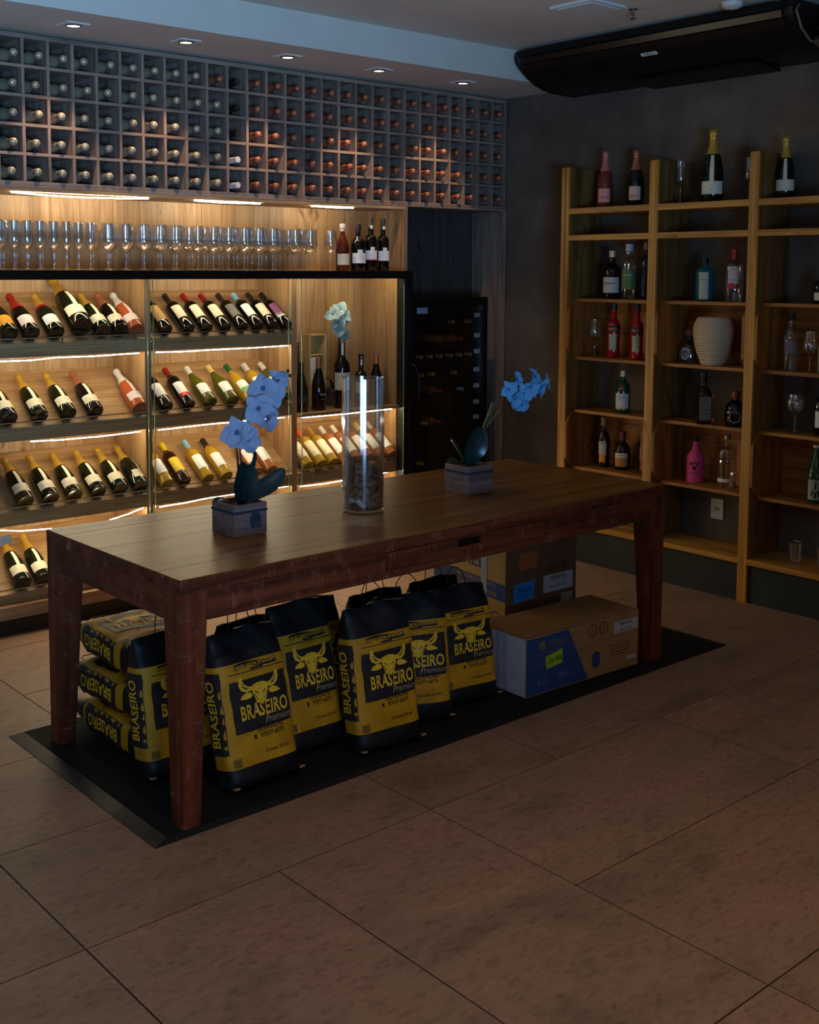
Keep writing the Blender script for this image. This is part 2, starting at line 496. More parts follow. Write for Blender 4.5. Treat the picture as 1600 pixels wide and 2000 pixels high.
struct(B().box(-9, 0.34, -0.1, 0.12, 0.5, 3.1).build('wall_back', paint))
struct(B().box(0.0, -8.5, -0.1, 0.12, 0.34, 3.1).build('wall_right', plaster))
struct(B().box(-9, -8.5, 3.03, 0.12, 0.5, 3.15).build('ceiling', paint))
struct(B().box(-9, -0.525, 2.858, 0.0, 0.34, 3.03).build('trim_1', paint))
for n, (a, b) in enumerate([(-0.723, -0.05), (-1.345, -0.779), (-1.957, -1.403), (-2.574, -2.013), (-5.2, -2.631)]):
    struct(B().box(-0.295, a, 0, -0.004, b, 0.2045).build('baseboard_right', dark_skirt))

# ceiling fittings
for k, x in enumerate((-3.222, -2.623, -2.001, -1.366, -0.701)):
    o = thing('downlight', 'square recessed downlight over the bottle rack, ' + ['farthest from the grey wall', 'fourth from the grey wall', 'third from the grey wall', 'second from the grey wall', 'nearest the grey wall'][k], 'downlight', (x, -0.275, 2.858), 0, 'downlights over the rack')
    b = B(); h = 0.056
    b.prism([(-h, -h), (h, -h), (h, h), (-h, h)], lambda u, v, a: (u, v, a), -0.006, 0.0, [[(0.04 * cos(t * pi / 10), 0.04 * sin(t * pi / 10)) for t in range(20)]])
    b.build('frame', white_pl, o)
    B().lathe([(0.04, 0.0), (0.034, -0.012), (0.03, -0.008), (0.03, -0.002)], seg=20).build('bezel', steel, o, smooth=True)
    B().lathe([(0.0, -0.007), (0.03, -0.007), (0.03, -0.004), (0.0, -0.004)], seg=20).build('bulb', lamp_glow, o)
    l = bpy.data.lights.new('downlight_beam', 'SPOT')
    l.energy = 20.0; l.color = (1.0, 0.72, 0.45); l.spot_size = RAD(64); l.spot_blend = 0.5; l.shadow_soft_size = 0.02
    lo = bpy.data.objects.new('downlight_beam', l); COL.objects.link(lo); lo.parent = o; lo.location = (0, 0, -0.016)
    lo.rotation_euler = (RAD(14), 0, 0)

v = thing('ceiling_vent', 'square white ceiling access panel beside the air conditioner', 'vent', (-1.09, -1.52, 3.03))
B().box(-0.132, -0.132, -0.012, 0.132, 0.132, 0).build('frame', white_pl, v, bevel=0.003)
B().box(-0.105, -0.105, -0.016, 0.105, 0.105, -0.012).build('panel', white_pl, v)
s_ = thing('fire_sprinkler', 'small dark sprinkler head hanging from the ceiling', 'sprinkler', (-0.875, -1.63, 3.03))
B().lathe([(0, 0), (0.022, 0), (0.022, -0.004), (0.009, -0.006), (0.009, -0.03), (0.005, -0.032), (0.005, -0.045), (0, -0.045)], seg=14).build('body', steel, s_)
B().lathe([(0, -0.05), (0.017, -0.048), (0.017, -0.045), (0, -0.045)], seg=14).build('deflector', steel, s_)
d_ = thing('smoke_detector', 'round cream smoke detector on the ceiling above the air conditioner', 'detector', (-0.62, -2.02, 3.03))
B().lathe([(0, 0), (0.05, 0), (0.048, -0.02), (0.03, -0.03), (0, -0.032)], seg=20).build('body', white_pl, d_, smooth=True)

# ------------------------------------------------------------------ wall rack with 135 bottles
PX, PZ, X0, Z0 = 0.128, 0.1362, -3.478, 2.830
ZB = Z0 - 5 * PZ
def rack(i0, i1, label):
    xa, xb = X0 + PX * i0, X0 + PX * i1
    T = thing('wine_rack', label, 'wine rack', (xa, 0, ZB - 0.012))
    e = 0.0015
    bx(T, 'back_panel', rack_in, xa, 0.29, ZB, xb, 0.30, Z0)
    for r in range(6):
        z = Z0 - PZ * r; t = 0.0075
        zz0, zz1 = z - t, z + t
        if r == 0: zz0, zz1 = z - 0.008, z + 0.014
        if r == 5: zz0, zz1 = z - 0.022, z + 0.008
        bx(T, 'shelf_board', rack_x, xa + e, 0.0, zz0, xb - e, 0.29, zz1)
    for i in range(i0, i1 + 1):
        x = X0 + PX * i; t = 0.0075
        a, b = x - t, x + t
        if i == i0: a = x + e
        if i == i1: b = x - e
        for r in range(5):
            bx(T, 'divider', rack_z, a, 0.0006, Z0 - PZ * (r + 1) + 0.0078, b, 0.29, Z0 - PZ * r - 0.008)
    return T
rack(-1, 20, 'long grey-brown pigeonhole bottle rack above the lit glass shelf')
rack(20, 27, 'shorter pigeonhole bottle rack in the room corner above the wine fridge')

def clip_profile(prof, z0, z1, grow):
    out = []
    for (r, z), (r2, z2) in zip(prof, prof[1:]):
        if z <= z0 <= z2 and z2 > z:
            t = (z0 - z) / (z2 - z); out.append((r + (r2 - r) * t + grow, z0))
        if z0 < z2 <= z1: out.append((r2 + grow if r2 > 0 else 0, z2 + (grow if z2 >= prof[-1][1] - 1e-6 else 0)))
    if out and out[-1][0] > 0 and z1 >= prof[-1][1] - 1e-6: out.append((0, prof[-1][1] + grow))
    return out

PROF = {
 'champagne': [(0, .006), (.03, .002), (.042, 0), (.0445, .006), (.0445, .125), (.042, .15), (.034, .185), (.024, .22), (.0175, .245), (.0155, .265), (.0155, .280), (.0185, .284), (.0185, .296), (.0165, .306), (.010, .312), (0, .313)],
 'bordeaux': [(0, .006), (.028, .002), (.0355, 0), (.0375, .005), (.0375, .188), (.0365, .199), (.031, .213), (.021, .226), (.0152, .24), (.0148, .292), (.0158, .293), (.0158, .301), (0, .302)],
 'burgundy': [(0, .006), (.03, .002), (.039, 0), (.041, .006), (.041, .128), (.039, .15), (.031, .182), (.022, .212), (.016, .235), (.0145, .25), (.0145, .29), (.0155, .291), (.0155, .298), (0, .299)],
 'port': [(0, .006), (.03, .002), (.036, 0), (.038, .005), (.038, .18), (.037, .192), (.03, .207), (.018, .217), (.0155, .225), (.0165, .25), (.0150, .262), (.0150, .285), (.0165, .287), (.0165, .318), (0, .319)],
 'cognac': [(0, .006), (.03, .002), (.039, 0), (.041, .005), (.041, .11), (.040, .14), (.033, .17), (.02, .2), (.0145, .22), (.0145, .25), (.0175, .252), (.0175, .275), (0, .276)],
 'squat': [(0, .006), (.035, .002), (.044, 0), (.046, .006), (.046, .15), (.044, .17), (.034, .185), (.02, .198), (.0155, .208), (.0155, .24), (.018, .242), (.018, .275), (0, .276)],
 'whisky': [(0, .005), (.034, .001), (.043, 0), (.0445, .005), (.0445, .16), (.042, .176), (.03, .193), (.0175, .205), (.0145, .215), (.0145, .24), (.0165, .241), (.0165, .278), (0, .279)],
 'aperitif': [(0, .005), (.03, .001), (.038, 0), (.040, .006), (.0355, .055), (.036, .10), (.040, .15), (.0395, .185), (.032, .208), (.0195, .222), (.0165, .235), (.0165, .275), (.0175, .276), (.0175, .315), (0, .316)],
 'gin': [(0, .005), (.034, .001), (.041, 0), (.043, .006), (.043, .125), (.042, .148), (.036, .168), (.024, .184), (.0165, .194), (.0155, .2), (.0155, .212), (.017, .213), (.017, .246), (0, .247)],
 'cream': [(0, .005), (.034, .001), (.042, 0), (.0415, .02), (.038, .07), (.040, .15), (.040, .175), (.034, .195), (.02, .21), (.0165, .22), (.0165, .245), (.0185, .246), (.0185, .296), (0, .297)],
 'demijohn': [(0, .005), (.04, .001), (.048, 0), (.05, .006), (.05, .10), (.047, .125), (.036, .148), (.021, .162), (.0175, .172), (.0175, .19), (.021, .191), (.021, .225), (0, .226)],
 'stone': [(0, .005), (.036, .001), (.045, 0), (.047, .006), (.047, .135), (.043, .155), (.03, .172), (.0195, .185), (.0165, .215), (.0165, .228), (.0185, .229), (.0185, .252), (0, .253)],
 'vodka': [(0, .005), (.036, .001), (.045, 0), (.047, .006), (.047, .19), (.043, .208), (.028, .222), (.0175, .228), (.0155, .235), (.0155, .262), (.0175, .263), (.0175, .284), (0, .285)],
 'decanter': [(0, .005), (.05, .001), (.058, 0), (.06, .01), (.06, .06), (.056, .085), (.042, .105), (.024, .115), (.018, .122), (.018, .145), (.027, .146), (.027, .166), (.02, .18), (0, .185)],
 'tall': [(0, .005), (.024, .001), (.031, 0), (.033, .005), (.033, .21), (.03, .232), (.018, .25), (.0145, .262), (.0145, .285), (.0165, .286), (.0165, .327), (0, .328)],
 'sake': [(0, .005), (.032, .001), (.038, 0), (.04, .006), (.04, .15), (.036, .185), (.024, .225), (.0165, .255), (.0155, .29), (.0175, .291), (.0175, .305), (0, .306)],
}
MC = {}
def prof_r(prof, z):
    for (r, a), (r2, b) in zip(prof, prof[1:]):
        if a <= z <= b and b > a: return r + (r2 - r) * (z - a) / (b - a)
    return prof[-1][0]
def patch(prof, z0, z1, half, nz=1, na=8, grow=0.0009, shape=None):
    def fn(u, v):
        z = z0 + (z1 - z0) * v
        h = half if shape is None else half * shape(v)
        a = -pi / 2 + h * (2 * u - 1)
        r = prof_r(prof, z) + grow
        return (r * cos(a), r * sin(a), z)
    return fn, na, nz

def bottle(name, kind, glass, cap=None, capz=None, labels=(), label='', cat='bottle', group=None, loc=(0, 0, 0), rot=(0, 0, 0), s=1.0, seg=18, sz=1.0, capname='foil_cap'):
    """glass body is the thing's own mesh; cap and labels are its parts. labels: (z0, z1, half angle, material, part name, strip)"""
    prof = PROF[kind]
    key = (kind, glass.name, seg)
    if key not in MC: MC[key] = B().lathe(prof, seg=seg).mesh(name, glass, True)
    o = link(name, MC[key])
    o.location = loc; o.rotation_euler = rot; o.scale = (s, s, s * sz)
    tag(o, label, cat, group)
    if cap:
        capz = capz if capz is not None else prof[-1][1] - 0.06
        k2 = (kind, 'cap', cap.name, capz, seg)
        if k2 not in MC: MC[k2] = B().lathe(clip_profile(prof, capz, prof[-1][1], 0.0008), seg=seg).mesh(capname, cap, True)
        link(capname, MC[k2], o)
    for L in labels:
        z0, z1, half, mat, nm = L[:5]
        k3 = (kind, 'label', mat.name, z0, z1, half, len(L))
        if k3 not in MC:
            b = B()
            fn, na, nz = patch(prof, z0, z1, half, max(1, int((z1 - z0) / 0.02)))
            b.grid(fn, na, nz)
            if len(L) > 5:
                fn, na, nz = patch(prof, z1 - 0.002, L[5], L[6], 5, 3)
                b.grid(fn, na, nz)
            MC[k3] = b.mesh(nm, mat, True)
        link(nm, MC[k3], o)
    return o

def cyl_text(o, kind, items, name, mat, grow=0.0014, s=1.0):
    prof = PROF[kind]
    def fn(x, z):
        r = prof_r(prof, z) + grow
        a = -pi / 2 + x / r
        return (r * cos(a), r * sin(a), z)
    return map_text(items, fn, name, mat, o)

ORD = ['first', 'second', 'third', 'fourth', 'fifth', 'sixth', 'seventh', 'eighth', 'ninth', 'tenth', 'eleventh', 'twelfth', 'thirteenth', 'fourteenth',
       'fifteenth', 'sixteenth', 'seventeenth', 'eighteenth', 'nineteenth', 'twentieth', 'twenty-first', 'twenty-second', 'twenty-third', 'twenty-fourth',
       'twenty-fifth', 'twenty-sixth', 'twenty-seventh']
ROWN = ['top', 'second', 'middle', 'fourth', 'bottom']
JIT = [[26, 21, 16, -21, 8, 1, -3, -7, -17, 13, -16, -8, 10, 18, 1, 0, -4, -4, 1, 5, 1, -14, 15, -25, -8, -31, -25],
 [11, -12, 8, 10, -30, -2, -40, -5, -4, -21, -48, -7, 9, -22, -13, -18, 13, -9, 11, -26, -22, 10, 7, -27, -27, -34, -25],
 [4, 6, -9, -21, -24, -3, -33, -25, -14, -9, -20, -4, -20, -34, -43, -9, -17, -30, -21, -19, 16, -11, -5, -32, -18, -19, -30],
 [2, -17, -13, -27, -29, -32, -10, -15, -35, -16, -44, -9, -21, -5, -36, -17, 12, -37, -33, -15, -13, -16, -17, -2, -30, -12, -17],
 [-14, -8, -9, -35, -19, -14, -35, -27, -38, -37, -35, -25, -39, -33, -17, -35, -8, -36, -27, -17, -25, -28, -20, -3, -21, -9, -14]]
for r in range(5):
    for c in range(27):
        j = JIT[r][c] / 1000
        # a shift along the hole and a sideways shift look alike from the door: share it between the two
        jx = max(-0.0085, min(0.0085, j * 0.8 + 0.004)); dy = max(-0.055, min(0.05, (j - jx) * 1.2))
        x = X0 + PX * (c + 0.5) + jx
        zb = Z0 - PZ * (r + 1) + 0.0085
        kind, gl, cp, cz, ds = 'champagne', gl_green, f_pale, .19, 'pale gold foiled'
        if c >= 11 or (c == 9 and r == 0): gl, cp, ds = gl_salmon, f_copper, 'copper foiled'
        if c == 10:
            kind, gl, cz = 'bordeaux', gl_black, .235
            cp, ds = (f_dark, 'dark capped') if r < 3 else (f_white, 'white capped')
        rad = .0446 if kind == 'champagne' else .0376
        top = .313 if kind == 'champagne' else .302
        y = -0.022 + dy * -1.0 + top
        if c == 10: y = 0.04 + top - (0.03 if r >= 3 else 0.0)
        y = min(y, 0.288 + 0.02) if c != 10 else 0.29 + (0.0 if r >= 3 else 0)
        y = min(y, 0.2885)
        o = bottle('wine_bottle', kind, gl, cp, cz, (), '%s bottle in the rack\'s %s row, %s hole from the corner' % (ds, ROWN[r], ORD[26 - c]), 'bottle', 'bottles in the wall rack',
                   (x, y, zb + rad), (RAD(90), 0, 0), seg=14)

# ------------------------------------------------------------------ open glass shelf between rack and counter
ZC = 1.735
T = thing('glass_shelf_niche', 'lit oak niche holding the drinking glasses between rack and counter', 'niche', (-3.70, 0, ZC))
for a, b in ((-3.70, -3.20), (-3.198, -2.70), (-2.698, -2.18), (-2.178, -1.66), (-1.658, -1.14), (-1.138, -0.9255)):
    bx(T, 'back_panel', oak_z, a, 0.30, ZC, b, 0.312, 2.108)
bx(T, 'side_panel', oak_z, -0.925, 0.0, ZC, -0.907, 0.30, 2.107)
bx(T, 'top_board', oak_x, -3.70, 0.001, 2.1085, -0.907, 0.30, 2.1262)
def led(T, pts, r=0.0019, name='led_strip'):
    b = B(T).tube(pts, r, 6)
    o = b.build(name, led_m, T)
    return o
led(T, [(-3.409, .03, 2.1035), (-3.233, .03, 2.096), (-3.043, .03, 2.094), (-2.846, .03, 2.097), (-2.67, .03, 2.1035)], 0.0027)
led(T, [(-2.393, .03, 2.1035), (-2.231, .03, 2.1), (-1.969, .03, 2.1035)], 0.0027)
led(T, [(-1.611, .03, 2.1035), (-1.453, .03, 2.101), (-1.298, .03, 2.1035)], 0.0027)

# ------------------------------------------------------------------ glazed display cabinet
T = thing('display_cabinet', 'long glazed oak display cabinet with black frame and lit slanted shelves', 'cabinet', (-3.70, -0.1, 0))
XL, XR = -3.70, -0.94
bx(T, 'counter_top', oak_x, XL, -0.06, 1.7035, XR - 0.045, 0.30, ZC - 0.0005)
bx(T, 'frame_top', black_m, XL, -0.108, 1.690, XR, -0.0605, 1.7345, bevel=0.002)
bx(T, 'frame_post', black_m, XR - 0.022, -0.108, 0.079, XR, -0.06, 1.6895, bevel=0.002)
bx(T, 'frame_post', black_soft, XR - 0.060, -0.085, 0.142, XR - 0.023, -0.03, 1.6895)
bx(T, 'bottom_track', black_m, XL, -0.108, 0.040, XR, -0.03, 0.078, bevel=0.002)
bx(T, 'plinth', black_soft, XL, -0.10, 0.004, XR, 0.28, 0.0385)
bx(T, 'skirting_strip', M('rust_skirting', S(96, 50, 34), 0.6), XL, -0.106, 0.0, XR, -0.1003, 0.008)
bx(T, 'base_board', oak_x, XL, -0.098, 0.0785, -1.003, -0.06, 0.139)
bx(T, 'base_shelf', oak_x, XL, -0.0595, 0.0785, -1.003, 0.28, 0.10)
for a, b in ((-3.66, -3.2), (-3.199, -2.7385), (-2.702, -2.25), (-2.249, -1.8005), (-1.762, -1.38), (-1.379, -1.0035)):
    bx(T, 'back_panel', oak_z, a, 0.3005, 0.1, b, 0.312, 1.7025)
for x0, x1 in ((-3.695, -3.66), (-2.738, -2.702), (-1.80, -1.7625), (-1.003, -0.985)):
    bx(T, 'partition', oak_z, x0, -0.030, 0.1395, x1, 0.3, 1.703)
YF = -0.038
def slant(zf, xa, xb, ledpts=None):
    a, b = xa + 0.001, xb - 0.001
    dz = 0.237 / 0.362
    th = 0.018
    B(T).hexa([(a, YF, zf - th), (b, YF, zf - th), (b, 0.299, zf + 0.238 - th), (a, 0.299, zf + 0.238 - th)],
              [(a, YF, zf), (b, YF, zf), (b, 0.299, zf + 0.238), (a, 0.299, zf + 0.238)]).build('slanted_shelf', oak_x, T)
    bx(T, 'fascia', oak_x, a, YF + .0005, zf - 0.066, b, YF + .017, zf - th - 0.0005)
    r = B(T).tube([(a, YF - .007, zf + 0.024), (b, YF - .007, zf + 0.024)], 0.0038, 8).build('bottle_rail', chrome, T, smooth=True)
    for t in (0.06, 0.5, 0.94):
        x = a + (b - a) * t
        B(T).tube([(x, YF - .007, zf + 0.0205), (x, YF - .0035, zf + 0.006), (x, YF - .0018, zf - 0.006)], 0.0035, 6).build('rail_bracket', steel, r)
    if ledpts: led(T, ledpts)
L1 = 1.387; L2 = 0.987; L3 = 0.580; L4 = 0.183
B1 = (-3.66, -2.738); B2 = (-2.702, -1.80); B3 = (-1.7625, -1.003)
led(T, [(-3.62, -.055, 1.697), (-3.2, -.055, 1.6945), (-2.79, -.055, 1.698)])
slant(L1, *B1, [(-3.62, -.03, 1.312), (-3.511, -.03, 1.306), (-3.358, -.03, 1.304), (-3.22, -.03, 1.312), (-3.035, -.03, 1.309), (-2.77, -.03, 1.314)])
slant(L2, *B1, [(-3.367, -.03, 0.913), (-3.208, -.03, 0.906), (-2.986, -.03, 0.904), (-2.768, -.03, 0.909)])
slant(L3, *B1, [(-3.60, -.03, 0.497), (-3.53, -.03, 0.500), (-3.42, -.03, 0.482), (-3.33, -.03, 0.476), (-3.16, -.03, 0.462), (-2.958, -.03, 0.471), (-2.849, -.03, 0.488), (-2.76, -.03, 0.509)])
slant(L4, *B1)
led(T, [(-2.66, -.055, 1.697), (-2.3, -.055, 1.6945), (-1.84, -.055, 1.698)])
slant(L1, *B2, [(-2.672, -.03, 1.313), (-2.5, -.03, 1.310), (-2.311, -.03, 1.312), (-2.1, -.03, 1.311), (-1.83, -.03, 1.314)])
slant(L2, *B2, [(-2.663, -.03, 0.907), (-2.348, -.03, 0.912), (-1.85, -.03, 0.909)])
slant(L3, *B2, [(-2.663, -.03, 0.501), (-2.5, -.03, 0.503), (-2.369, -.03, 0.511), (-1.83, -.03, 0.513)])
slant(L4, *B2)
led(T, [(-1.73, -.055, 1.697), (-1.4, -.055, 1.6945), (-1.05, -.055, 1.698)])
bx(T, 'flat_shelf', oak_x, B3[0] + 0.001, -0.06, 0.9035, B3[1] - 0.001, 0.3, 0.921)
led(T, [(-1.73, -.03, 0.897), (-1.4, -.03, 0.8945), (-1.04, -.03, 0.897)])
slant(0.577, *B3, [(-1.72, -.005, 0.494), (-1.55, -.005, 0.490), (-1.41, -.005, 0.493), (-1.05, -.005, 0.504)])
slant(L4, *B3)
for a, b, y in ((-3.66, -2.722, -0.093), (-2.76, -1.872, -0.101), (-1.775, -1.0, -0.093)):
    g = bx(T, 'glass_door', glass_pane, a, y - 0.003, 0.0785, b, y + 0.003, 1.6895)
    for x in (a, b):
        bx(T, 'glass_edge', glass_edge, x - 0.0012, y - 0.0031, 0.0786, x + 0.0012, y + 0.0031, 1.6894, g)
    B(T).tube([(b - 0.012, y - 0.004, 0.93), (b - 0.012, y - 0.009, 0.93)], 0.004, 8).build('door_stop', chrome, g)
card = B().hexa([(-3.575, -0.106, 0.44), (-3.505, -0.106, 0.452), (-3.505, -0.105, 0.452), (-3.575, -0.105, 0.44)],
                [(-3.575, -0.106, 0.485), (-3.512, -0.106, 0.494), (-3.512, -0.105, 0.494), (-3.575, -0.105, 0.485)]).build('price_card', lb_cream)
tag(card, 'small cream price card stuck to the cabinet glass above the lowest bottles', 'card')

# bottles lying on the slanted shelves
SL = math.atan2(0.238, 0.299 - YF)
def lay(x, zf, kind, gl, cap, capz, labels, text, s=1.0, back=0.012, roll=0.0, name='wine_bottle'):
    prof = PROF[kind]; rad = max(p[0] for p in prof) * s
    n = Vector((0, -sin(SL), cos(SL))); d = Vector((0, cos(SL), sin(SL)))
    p = Vector((x, YF, zf)) + n * (rad + 0.0012) + d * back
    return bottle(name, kind, gl, cap, capz, labels, text, 'bottle', 'bottles on the slanted display shelves', p, (-(pi / 2 - SL), 0, 0), s) if not roll else \
        bottle(name, kind, gl, cap, capz, labels, text, 'bottle', 'bottles on the slanted display shelves', p, Matrix.Rotation(-(pi / 2 - SL), 3, 'X').__matmul__(Matrix.Rotation(roll, 3, 'Z')).to_euler(), s)
def chl(mat, strip=True):
    return ((.040, .092, 1.15, mat, 'label', .185, .2) if strip else (.035, .10, 1.1, mat, 'label'),)
B1S = 'on the cabinet\'s %s slanted shelf'
for k, (x, gl, cp, lb, st, sc_, tx) in enumerate([
    (-3.471, gl_green, f_gold, lb_orange, 0, 1, 'dark green bottle with orange label on the top slanted shelf'),
    (-3.362, gl_black, f_red, lb_pink, 0, 1, 'dark sparkling bottle with red foil neck on the top slanted shelf'),
    (-3.235, gl_green, f_gold, lb_white, 0, 1, 'green sparkling bottle with gold foil and red collar on the top slanted shelf'),
    (-3.093, gl_green, f_gold, lb_cream, 1, 1.3, 'big gold-foiled magnum lying on the top slanted shelf'),
    (-2.983, gl_green, f_gold, lb_cream, 1, 1, 'gold-foiled sparkling bottle lying directly beside the big magnum'),
    (-2.887, gl_black, f_copper, lb_cream, 1, 1, 'copper-foiled sparkling bottle on the top slanted shelf'),
    (-2.797, gl_rose, f_white, lb_pink, 1, 1, 'rosé bottle with white foil on the top slanted shelf')]):
    o = lay(x, L1, 'champagne', gl, cp, .195, chl(lb, st), tx, sc_, .035 if sc_ > 1 else .012)
    if k in (1, 2):
        fn, na, nz = patch(PROF['champagne'], .176, .198, 3.1, 2, 20, 0.0012)
        B().grid(fn, na, nz).build('neck_band', f_red, o, smooth=True)
for x, gl, cp, lb, tx in [
    (-3.484, gl_black, f_gold, lb_cream, 'dark sparkling bottle cut by the frame on the second slanted shelf'),
    (-3.329, gl_green, f_gold, lb_cream, 'gold-foiled bottle second from the frame edge on the second slanted shelf'),
    (-3.181, gl_green, f_gold, lb_cream, 'gold-foiled bottle beside the copper one on the second slanted shelf'),
    (-3.035, gl_black, f_copper, lb_cream, 'copper-foiled sparkling bottle on the second slanted shelf'),
    (-2.785, gl_rose, f_white, lb_pink, 'rosé bottle with white foil alone by the partition, second slanted shelf')]:
    lay(x, L2, 'champagne', gl, cp, .195, chl(lb), tx)
for k, x in enumerate((-3.412, -3.281, -3.156, -3.027, -2.902, -2.788)):
    lay(x, L3, 'champagne', gl_green, f_gold, .195, chl(lb_cream), 'gold-foiled sparkling bottle on the third slanted shelf, %s from the oak partition' % ORD[5 - k], roll=(0.6 if k == 5 else 0))
for k, x in enumerate((-3.433, -3.325)):
    lay(x, L4, 'champagne', gl_green, f_gold, .195, chl(lb_cream), ['gold-foiled sparkling bottle on the lowest slanted shelf below the price card', 'gold-foiled sparkling bottle on the lowest slanted shelf against the table corner'][k])
bl = lambda m, z0=.06, z1=.15, h=1.0: ((z0, z1, h, m, 'label'),)
for x, cp, lb, tx in [
    (-2.622, f_dark, lb_tan, 'red wine with tan wrap-around label beside the partition, upper shelf'),
    (-2.487, f_dark, lb_cream, 'red wine with dark cap and big cream crest label, upper shelf'),
    (-2.375, f_red, lb_cream, 'red-capped wine with small cream label beside the crest label, upper shelf'),
    (-2.258, f_red, lb_cream, 'red-capped wine with small cream label beside the grey label, upper shelf'),
    (-2.145, f_dark, lb_grey, 'red wine with dark grey label on the upper shelf'),
    (-2.043, f_blue, lb_white, 'red wine with pale blue cap on the upper shelf'),
    (-1.943, f_dark, lb_cream, 'red wine with tall plain cream label on the upper shelf'),
    (-1.850, f_dark, lb_violet, 'red wine with violet picture label on the upper shelf')]:
    o = lay(x, L1, 'bordeaux', gl_black, cp, .238, bl(lb, .07 if lb is not lb_tan else .05, .17), tx)
    if lb is lb_violet:
        fn, na, nz = patch(PROF['bordeaux'], .052, .085, 1.0, 1, 8); B().grid(fn, na, nz).build('label', lb_white, o)
for x, kd, gl, cp, lb, tx in [
    (-2.624, 'bordeaux', gl_black, f_green, lb_white, 'dark wine with white label beside the partition, middle shelf of reds and whites'),
    (-2.489, 'bordeaux', gl_black, f_red, lb_white, 'red-capped wine with white label ending in a red band'),
    (-2.357, 'burgundy', gl_olive, f_white, lb_white, 'olive bottle with slim white cap, third on the middle shelf'),
    (-2.216, 'burgundy', gl_olive, f_cream, lb_white, 'olive bottle with cream cap on the middle shelf'),
    (-2.098, 'burgundy', gl_yellow, f_green, lb_white, 'yellow wine with green cap and green-edged white label'),
    (-1.975, 'bordeaux', gl_yellow, f_white, lb_white, 'amber white wine with white cap behind the blue orchid flowers'),
    (-1.858, 'bordeaux', gl_olive, f_white, lb_white, 'olive bottle with white cap at the end of the middle shelf')]:
    o = lay(x, L2, kd, gl, cp, .238, bl(lb, .05 if kd == 'burgundy' else .06, .125 if kd == 'burgundy' else .155), tx)
    if cp is f_red or (cp is f_green and gl is gl_yellow):
        fn, na, nz = patch(PROF[kd], .046, .07, 1.0, 1, 8, 0.0013); B().grid(fn, na, nz).build('label_band', f_red if cp is f_red else M('green_band', S(110, 180, 90), .5), o)
for x, kd, gl, cp, lb, tx in [
    (-2.625, 'bordeaux', gl_yellow, f_white, lb_white, 'white wine with striped white label beside the partition, lower shelf'),
    (-2.520, 'bordeaux', gl_brown, f_yellow, lb_yellow, 'brown wine bottle with bright yellow cap and label'),
    (-2.375, 'bordeaux', gl_yellow, f_blue, lb_white, 'straw-coloured wine with pale blue cap on the lower shelf'),
    (-2.255, 'bordeaux', gl_yellow, f_dark, lb_white, 'straw-coloured wine with dark grey cap on the lower shelf'),
    (-2.055, 'bordeaux', gl_salmon, f_white, lb_pink, 'salmon rosé with pink-edged label behind the orchid stem'),
    (-1.955, 'bordeaux', gl_salmon, f_white, lb_white, 'salmon rosé with white cap and white label beside the orchid leaf')]:
    lay(x, L3, kd, gl, cp, .238, bl(lb, .06, .16), tx)
for k, (x, gl, cp, lb, tx) in enumerate([
    (-1.695, gl_yellow, f_orange, lb_cream, 'straw wine with cream label pressed to the partition under the flat shelf'),
    (-1.600, gl_yellow, f_orange, lb_cream, 'straw wine with orange cap under the flat shelf'),
    (-1.510, gl_yellow, f_gold, lb_cream, 'straw wine with gold cap under the flat shelf'),
    (-1.420, gl_salmon, f_white, lb_white, 'rosé with white cap just outside the tall cork vase outline'),
    (-1.330, gl_salmon, f_white, lb_white, 'first rosé with torn-edged label seen through the cork vase'),
    (-1.240, gl_salmon, f_cream, lb_white, 'second rosé with torn-edged label seen through the cork vase'),
    (-1.145, gl_salmon, f_cream, lb_white, 'third rosé with torn-edged label seen through the cork vase'),
    (-1.050, gl_salmon, f_white, lb_white, 'last rosé of the row at the black cabinet post')]):
    lay(x, 0.577, 'bordeaux', gl, cp, .238, bl(lb, .05, .17), tx)

# bottles, gift box and orchid on the flat shelf
ZF = 0.9215
G_ = 'bottles on the flat display shelf'
bottle('wine_bottle', 'burgundy', gl_black, f_dark, .235, bl(lb_black, .05, .10), 'black wine bottle half hidden by the partition on the flat shelf', 'bottle', G_, (-1.675, .045, ZF), s=0.96)
o = bottle('wine_bottle', 'burgundy', gl_black, f_copper, .24, (), 'black burgundy bottle with copper cap in front of the wooden gift box', 'bottle', G_, (-1.535, .06, ZF), s=1.02)
cyl_text(o, 'burgundy', [('TERRA', .016, 0, .085), ('noir', .012, 0, .06)], 'lettering', ink_white)
o = bottle('wine_bottle', 'bordeaux', gl_black, f_dark, .235, ((.085, .165, 1.2, lb_cream, 'label'), (.245, .3, .35, lb_white, 'tax_stamp')), 'black magnum with large cream label on the flat shelf', 'bottle', G_, (-1.365, .052, ZF), s=1.29, rot=(0, 0, -0.5))
o = bottle('wine_bottle', 'port', gl_black, f_dark, .235, ((.085, .15, 1.2, lb_cream, 'label'), (.25, .3, .35, lb_white, 'tax_stamp')), 'black bottle with cream label behind the vase rim on the flat shelf', 'bottle', G_, (-1.235, .03, ZF), rot=(0, 0, -.5))
bottle('wine_bottle', 'burgundy', gl_black, f_copper, .24, bl(lb_black, .05, .11), 'black burgundy bottle with copper cap nearest the cabinet post', 'bottle', G_, (-1.097, .05, ZF), s=1.04)
T2 = thing('wine_gift_box', 'open pale wooden gift box with a white sleeve standing on the flat shelf', 'box', (-1.47, .2, ZF))
pale = wood('pale_box_wood', S(196, 158, 92), S(222, 188, 122), S(234, 204, 144), 'Z')
